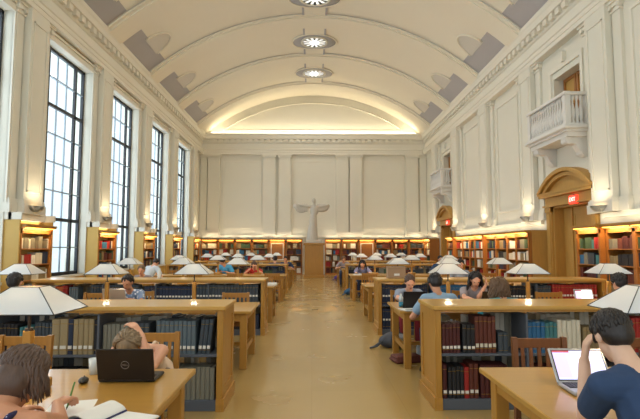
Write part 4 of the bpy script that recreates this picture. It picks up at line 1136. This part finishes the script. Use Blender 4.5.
# second row
person('person in a pale patterned shirt facing the viewer behind a silver laptop', (-3.0, 7.75, 1.03), pi, (22, 8), {'L': (W(-2.86, 7.45, .8), .4, D_), 'R': (W(-3.2, 7.45, .8), .4, D_)}, .97, 'skin_tan', 'hair_dark', 'short', 'cloth_floral', 'short', chairtxt=CT+'person in the pale patterned shirt')
person('dark-haired person seen from behind under the outermost lamp of the second left table', (-3.78, 6.2, 1.14), 0, (15, 0), None, 1.0, 'skin', 'hair_dark', 'short', 'cloth_grey', 'short', chairtxt=CT+'dark-haired person left of the patterned shirt')
person('person in a grey t-shirt facing the viewer behind a black laptop', (1.45, 7.85, 1.02), pi, (30, 0), {'L': (W(1.62, 7.5, .8), .4, D_), 'R': (W(1.28, 7.5, .8), .4, D_)}, .97, 'skin', 'hair_brown', 'bun', 'cloth_grey', 'short', 'cloth_darkred', chairtxt=CT+'person in the grey t-shirt')
person('dark-haired person in light blue seen from behind at the second right table', (1.47, 6.2, 1.13), .1, (25, 0), None, .97, 'skin_tan', 'hair_dark', 'short', 'cloth_lightblue', 'short', chairtxt=CT+'person in the light blue shirt')
person('dark-haired person in a grey-rose top facing the viewer with a hand at the temple', (2.49, 7.8, 1.06), pi, (30, 6), {'L': (W(2.62, 7.68, 1.0), .6, (-1, 0, 0), (-.1, 0, 1)), 'R': (W(2.3, 7.45, .8), .4, D_)}, .95, 'skin', 'hair_dark', 'long', 'cloth_greyrose', 'short', poles={'L': (.8, .3, -1)}, chairtxt=CT+'person in the grey-rose top')
person('person with wavy brown hair and a teal top seen from behind', (2.27, 6.2, 1.07), .1, (22, -10), None, .95, 'skin', 'hair_curly', 'curly', 'cloth_teal', 'short', chairtxt=CT+'wavy-haired person in teal')
person('dark-haired person in white seen from behind at the second right table', (3.82, 6.2, 1.13), .1, (15, 0), None, 1.0, 'skin', 'hair_dark', 'short', 'cloth_white', 'short', chairtxt=CT+'dark-haired person in the white shirt, second right table')
# third row and beyond
person('person in a lavender long-sleeved shirt leaning over papers at the fourth right table', (1.40, 15.85, 1.05), pi, (35, 10), {'L': (W(1.6, 15.5, .8), .3, D_), 'R': (W(1.15, 15.5, .8), .3, D_)}, 1.0, 'skin', 'hair_dark', 'long', 'cloth_lavender', 'long', vox=.016, chairtxt=CT+'person in the lavender shirt')
person('person in a red shirt bowed over the fourth left table', (-2.1, 15.85, 1.02), pi, (35, 0), {'L': (W(-2.0, 15.7, .9), .6, (-1, 0, 0), (0, 0, 1)), 'R': (W(-2.2, 15.7, .9), .6, (1, 0, 0), (0, 0, 1))}, 1.0, 'skin', 'hair_brown', 'short', 'cloth_red', 'short', vox=.016, chairtxt=CT+'person in the red shirt')
person('person in a bright blue shirt leaning on the fourth left table', (-3.12, 15.85, 1.12), pi-.3, (50, 20), None, 1.0, 'skin', 'hair_dark', 'short', 'cloth_sky', 'short', vox=.016, chairtxt=CT+'person in the bright blue shirt')
person('person in a white shirt seen from behind leaning over the fourth left table', (-4.72, 14.3, 1.14), -.5, (60, -20), None, 1.05, 'skin', 'hair_dark', 'short', 'cloth_white', 'short', vox=.016, chairtxt=CT+'person in the white shirt at the fourth left table')
person('fair-haired person facing the viewer, left of the person in the white shirt', (-4.32, 12.0, 1.03), pi, (15, 0), None, .92, 'skin', 'hair_light', 'short', 'cloth_greyrose', 'short', vox=.016, chairtxt=CT+'fair-haired person at the third left table')
person('dark-haired person in grey behind the middle lamp of the third right table', (3.42, 11.8, 1.17), pi, (20, 0), None, .98, 'skin', 'hair_dark', 'short', 'cloth_grey', 'short', vox=.018, chairtxt=CT+'person behind the middle lamp, third right table')
person('distant dark-haired person in dark clothes facing the viewer, fifth left table', (-1.35, 19.8, 1.12), pi, (20, 0), None, 1.0, 'skin', 'hair_dark', 'short', 'cloth_navy', 'short', vox=.02, chairtxt=CT+'distant person facing the viewer')
person('distant dark-haired person in dark clothes seen from behind, fifth left table', (-1.62, 18.2, 1.16), 0, (15, 0), None, 1.0, 'skin', 'hair_dark', 'short', 'cloth_navy', 'short', vox=.02, chairtxt=CT+'distant person seen from behind')
person('distant brown-haired person in a rosy top at the fifth right table', (1.0, 19.95, 1.12), pi, (35, 0), None, .95, 'skin', 'hair_curly', 'short', 'cloth_greyrose', 'short', vox=.018, chairtxt=CT+'distant person in the rosy top')
person('distant person in dark clothes at the outer part of the fourth right table', (3.95, 15.9, 1.2), pi, (10, 0), None, 1.0, 'skin', 'hair_dark', 'short', 'cloth_navy', 'short', vox=.02, chairtxt=CT+'distant person in dark clothes, fourth right table')

# ------------------------------------------------------------ things on tables and floor
def laptop(loc, rz, label, w=.34, d=.235, lid='black_lid', base='black_plastic', ang=105, screen=None, logo=False):
    r = empty('laptop', loc, rz, label, 'laptop'); a = radians(ang)     # user sits at -y, hinge at y=0
    q = MB(); q.box(-w/2, -d, .003, w/2, 0, .022, base, bev=.006); q.build('base', r)
    q = MB(); q.box(-w/2+.02, -d*.55, .0215, w/2-.02, -.02, .0245, 'keys')
    for i in range(5):
        for j in range(12): q.box(-w/2+.025+j*(w-.05)/12, -d*.53+i*d*.095, .024, -w/2+.025+(j+.86)*(w-.05)/12, -d*.53+(i+.8)*d*.095, .0265, 'black_plastic')
    q.build('keyboard', r)
    X = Matrix.Translation((0, .0, .018)) @ Matrix.Rotation(-(a-pi/2), 4, 'X')
    q = MB(); q.box(-w/2, -.004, 0, w/2, .007, d, lid, X, bev=.004); q.box(-w/2+.012, -.0055, .012, w/2-.012, -.0035, d-.012, 'black_plastic', X); q.build('lid', r)
    q = MB(); q.box(-w/2+.018, -.0068, .018, w/2-.018, -.005, d-.018, screen or 'keys', X)
    if screen:
        q.box(-w/2+.018, -.0072, d-.03, -w/2+.12, -.0067, d-.018, 'screen_red', X); q.box(-w/2+.018, -.0072, .03, -w/2+.1, -.0067, d-.035, 'screen_panel', X)
        q.box(-w/2+.11, -.0072, .12, w/2-.05, -.0067, d-.05, 'screen_blank', X)
    q.build('screen', r)
    for e in (-1, 1): q = MB(); q.cyl((e*(w/2-.08), .0, .02), (e*(w/2-.04), 0, .02), .008, .008, base, 8); q.build('hinge', r)
    if logo:
        q = MB(); n = 24
        q.tube([X @ V((.024*cos(2*pi*k/n), .0085, d/2+.024*sin(2*pi*k/n))) for k in range(n+1)], .0016, 'lid_logo', 6)
        e = q.build('emblem', r)
        text_mesh('DELL', .017, .0006, 'lid_logo', 'emblem_lettering', e, X @ Matrix(((-1, 0, 0, 0), (0, 0, 1, .009), (0, 1, 0, d/2), (0, 0, 0, 1))))
    return r
T = .75
laptop((-1.175, 3.07, T), pi, 'black laptop, back of its lid to the viewer, before the person in peach', .345, .2, logo=True, ang=104)
laptop((1.585, 2.95, T), -.05, 'open silver laptop with a lit screen on the nearest right table', .33, .215, 'silver', 'silver', 124, 'screen_glow')
laptop((-2.98, 7.25, T), pi, 'silver laptop seen from behind in front of the person in the patterned shirt', .33, .22, 'silver', 'silver')
laptop((1.30, 6.72, T), pi, 'black laptop seen from behind in front of the person in the grey t-shirt', .31, .22)
laptop((2.60, 7.35, T), pi, 'thin black laptop before the dark-haired person in grey-rose', .33, .16)
laptop((3.92, 7.2, T), .1, 'open laptop with a pale lit screen at the far end of the second right table', .3, .2, 'silver', 'silver', 105, 'screen_blank')
def single(q, name, label, cat, loc, rz=0, group=None):
    o = q.build(name); o.location = loc; o.rotation_euler = (0, 0, rz); return tag(o, label, cat, group)
r = empty('computer_mouse', (-1.435, 3.07, T), .3, 'black computer mouse beside the black laptop on the nearest left table', 'mouse')
q = MB(); q.ell((0, 0, .0), (.031, .055, .018), 'black_plastic', n=16); q.ell((0, -.012, .003), (.027, .036, .019), 'black_plastic', n=16); o = q.remesh('shell', .004, 'black_plastic', r, 3); o.location = (0, 0, .0165)
q = MB(); q.cyl((-.003, .03, .031), (.003, .03, .031), .006, .006, 'keys', 10); q.build('scroll_wheel', r)
r = empty('spiral_notebook', (-1.0, 2.42, T), -.35, 'open spiral notebook with white pages curled over, on the nearest left table', 'notebook'); r.scale = (.82, .82, .82)
q = MB(); q.box(.0, -.15, .0, .24, .14, .004, 'paper', bev=.001); q.box(.002, -.148, .004, .237, .138, .009, 'paper', bev=.001); q.build('right_page', r)
q = MB(); pp = []; n = 14
for k in range(n+1):
    t = k/n; pp.append((-.005-.2*t if t > .3 else -.005+.05*sin(t/.3*pi)*.3-.2*t, .012+.05*sin(min(1, t*1.0)*pi)*1.0))
poly = pp+[(x, z-.006) for x, z in pp[::-1]]
for i in range(n):
    (a, b), (c, d) = pp[i], pp[i+1]; q.prism([(a, b), (c, d), (c, d-.006), (a, b-.006)], -.148, .14, 'y', 'paper')
q.build('curled_pages', r)
q = MB(); q.box(-.21, -.15, .0, -.0, .14, .003, 'spiral_blue'); q.build('cover', r)
q = MB()
for k in range(24): q.cyl((0, -.14+k*.0118, .01), (0, -.136+k*.0118, .01), .009, .009, 'spiral_blue', 8)
q.build('spiral_binding', r)
q = MB(); q.box(-.11, -.14, 0, .11, .14, .0015, 'paper'); single(q, 'paper_sheet', 'white sheet of paper under the writing hand', 'paper', (-1.27, 2.58, T), .25)
q = MB(); q.cyl((0, 0, 0), (.09, -.03, .10), .0045, .0045, 'pen_green', 8); q.cyl((0, 0, 0), (-.008, .003, -.009), .004, .001, 'lamp_rod', 8); single(q, 'pen', 'green pen held in the writing hand', 'pen', (-1.275, 2.56, .765), 2.0)
q = MB(); q.lathe([(.026, 0), (.03, .06), (.033, .1), (.031, .1), (.028, .06), (.024, .004), (.001, .004)], 'plastic_clear', 16); single(q, 'plastic_cup', 'small clear plastic cup left of the black laptop', 'cup', (-1.47, 3.28, T))
q = MB(); q.box(-.1, -.13, 0, .1, .13, .004, 'paper', bev=.001); single(q, 'paper_sheet', 'white sheet beside the elbow of the person in the navy t-shirt', 'paper', (1.62, 2.5, T), .2)
G = 'loose papers on the second right table'
for x, y, z, a, lb in ((1.2, 6.55, 0, .2, 'white papers spread near the aisle corner of the second right table'), (1.42, 6.57, 0, -.1, 'white papers before the lid of the black laptop'), (1.64, 6.6, 0, .1, 'white papers right of the aisle corner, second right table')):
    q = MB(); q.box(-.105, -.14, 0, .105, .14, .006, 'paper', bev=.001); q.box(-.07, -.1, .006, .06, -.02, .007, 'book_slate'); single(q, 'paper_stack', lb, 'papers', (x, y, T+z), a, G)
r = empty('drink_bottle', (1.09+.06, 6.9, T), 0, 'small teal and clear bottle left of the black laptop on the second right table', 'bottle')
q = MB(); q.lathe([(.03, 0), (.033, .02), (.033, .07)], 'teal_plastic', 14); q.build('label_band', r); q = MB(); q.lathe([(.0325, .07), (.033, .12), (.015, .16), (.014, .18)], 'plastic_clear', 14); q.build('bottle_neck', r)
q = MB(); q.lathe([(.03, 0), (.035, .09), (.035, .1), (.001, .1)], 'black_plastic', 14); single(q, 'cup', 'black cup between the teal bottle and the black laptop', 'cup', (1.24, 7.1, T))
def backpack(loc, rz, label, m, m2, s=1.0, flat=False):
    r = empty('backpack', loc, rz, label, 'bag')
    q = MB(); q.ell((0, 0, .12*s), (.25*s, .18*s, .13*s), m); q.ell((-.08*s, .02, .1*s), (.2*s, .15*s, .11*s), m); o = q.remesh('bag_body', .015, m, r, 4)
    q = MB(); q.ell((.04*s, -.08*s, .16*s), (.14*s, .1*s, .07*s), m2); q.remesh('front_pocket', .012, m2, r, 2)
    q = MB(); q.tube([(-.2*s, -.05, .12*s), (-.32*s, -.12, .04), (-.42*s, -.1, .015), (-.34*s, .02, .015), (-.2*s, .06, .1*s)], .014, m, 6); q.build('strap', r)
    q = MB(); q.tube([(.12*s, 0, .22*s), (.18*s, 0, .27*s), (.22*s, 0, .2*s)], .01, m, 6); q.build('handle', r)
    return r
backpack((1.22, 7.85, .0), 0, 'grey backpack lying on the floor under the aisle end of the second right table', 'bag_grey', 'bag_pale', 1.0)
backpack((1.08, 16.6, .0), .4, 'blue backpack on the floor by the third right bookcase from the viewer', 'bag_blue', 'bag_grey', .9)
backpack((1.0, 24.3, .0), .4, 'purple backpack standing by the last right table', 'bag_purple', 'bag_pale', 1.0)
r = empty('leather_bag', (1.20, 6.88, 0), .25, 'flat brown leather bag on the floor by the second right table', 'bag')
q = MB(); q.box(-.2, -.13, 0, .2, .13, .07, 'bag_brown', bev=.03); q.box(-.19, -.12, .06, .19, .1, .1, 'bag_brown', bev=.02); q.build('bag_body', r)
q = MB(); q.box(-.19, -.14, .02, .19, -.12, .1, 'bag_brown', bev=.008); q.build('flap', r)
q = MB(); q.tube([(.18, 0, .06), (.28, -.05, .02), (.33, -.12, .012), (.22, -.16, .012)], .01, 'bag_brown', 6); q.build('strap', r)
r = empty('water_bottle', (1.30, 6.98, .1), 0, 'clear water bottle standing upright by the brown leather bag', 'bottle')
r.location = (1.41, 7.02, 0)
q = MB(); q.lathe([(.034, 0), (.036, .02), (.036, .16), (.015, .21), (.014, .225)], 'plastic_clear', 14); q.build('bottle_body', r); q = MB(); q.cyl((0, 0, .225), (0, 0, .25), .017, .017, 'white_plastic', 12); q.build('cap', r)
q = MB(); q.box(-.17, -.1, 0, .17, .1, .2, 'cardboard', bev=.01); q.box(-.175, -.105, .19, .175, .105, .215, 'cardboard', bev=.005); q.box(-.05, -.107, .05, .05, -.1, .09, 'paper'); single(q, 'cardboard_box', 'tan cardboard box on top of the second right bookcase', 'box', (1.46, 9.3, 1.0))
q = MB(); q.lathe([(.03, 0), (.035, .01), (.035, .13), (.018, .16), (.018, .19), (.001, .19)], 'white_plastic', 14); single(q, 'white_bottle', 'white bottle standing on the second left bookcase', 'bottle', (-2.97, 9.2, 1.0))
q = MB(); q.box(-.11, -.15, 0, .11, .15, .03, 'paper', bev=.003); q.box(-.1, -.14, .03, .11, .14, .045, 'paper', bev=.003); single(q, 'paper_stack', 'thick stack of white papers at the aisle end of the third left table', 'papers', (-1.05, 10.95, T), .1)
for x, y, lb in ((1.2, 15.0, 'open white book at the aisle end of the fourth right table'), (1.52, 15.0, 'open white book before the lavender shirt, fourth right table')):
    r = empty('open_book', (x, y, T), .1, lb, 'book', 'open books on the fourth right table')
    for e in (-1, 1):
        q = MB(); q.prism([(0, 0), (e*.15, 0), (e*.15, .012), (e*.08, .03), (0, .018)], -.12, .12, 'y', 'paper'); q.build('page_block', r)
q = MB(); q.box(-.04, -.008, 0, .04, .008, .002, 'black_plastic', bev=.001)
for o in list(SC.objects):
    if o.name not in MARK and o.parent is None and o.type in ('MESH', 'EMPTY'): o.location.x += .01434*o.location.y
# the rest of the books
o = STUFF.build('books'); tag(o, 'many bound volumes filling the wall bookcases and the farther low bookcases', 'books', None, 'stuff')

# ------------------------------------------------------------ light
w = bpy.data.worlds.new('daylight'); SC.world = w; w.use_nodes = True; nt = w.node_tree; bg = nt.nodes['Background']
tc = nt.nodes.new('ShaderNodeTexCoord'); sx = nt.nodes.new('ShaderNodeSeparateXYZ'); nt.links.new(tc.outputs['Generated'], sx.inputs[0])
rp = nt.nodes.new('ShaderNodeValToRGB'); nt.links.new(sx.outputs['Z'], rp.inputs['Fac'])
e = rp.color_ramp.elements; e[0].position = 0; e[0].color = (.72, .86, .93, 1); e[1].position = .35; e[1].color = (.9, .97, 1, 1)
nt.links.new(rp.outputs['Color'], bg.inputs['Color']); bg.inputs['Strength'].default_value = 1.25
for y in BAYS[1:]:
    l = area('daylight', (XL-.8, y, 4.2), (0, -pi/2, 0), 2.3, 5.8, 105, (.88, .95, 1))
    l.data.size = 5.8; l.data.size_y = 2.3
for y in BAYS[1:]:
    area('ceiling_light_glow', (XC, y, ZC-.2), (0, 0, 0), .9, .9, 55, (1, .95, .86))  # area lamp giving the downward light of each round ceiling light

# ------------------------------------------------------------ camera
cd = bpy.data.cameras.new('camera'); cam = bpy.data.objects.new('camera', cd); COL.objects.link(cam)
cd.sensor_width = 36; cd.lens = 488/640*36; cd.clip_end = 200; cd.clip_start = .05
cam.location = (0, 0, 1.57); cam.rotation_euler = (pi/2+radians(4.5), 0, radians(-.94)); SC.camera = cam
SC.view_settings.view_transform = 'Standard'; SC.view_settings.look = 'None'; SC.view_settings.exposure = .36; SC.view_settings.gamma = 1
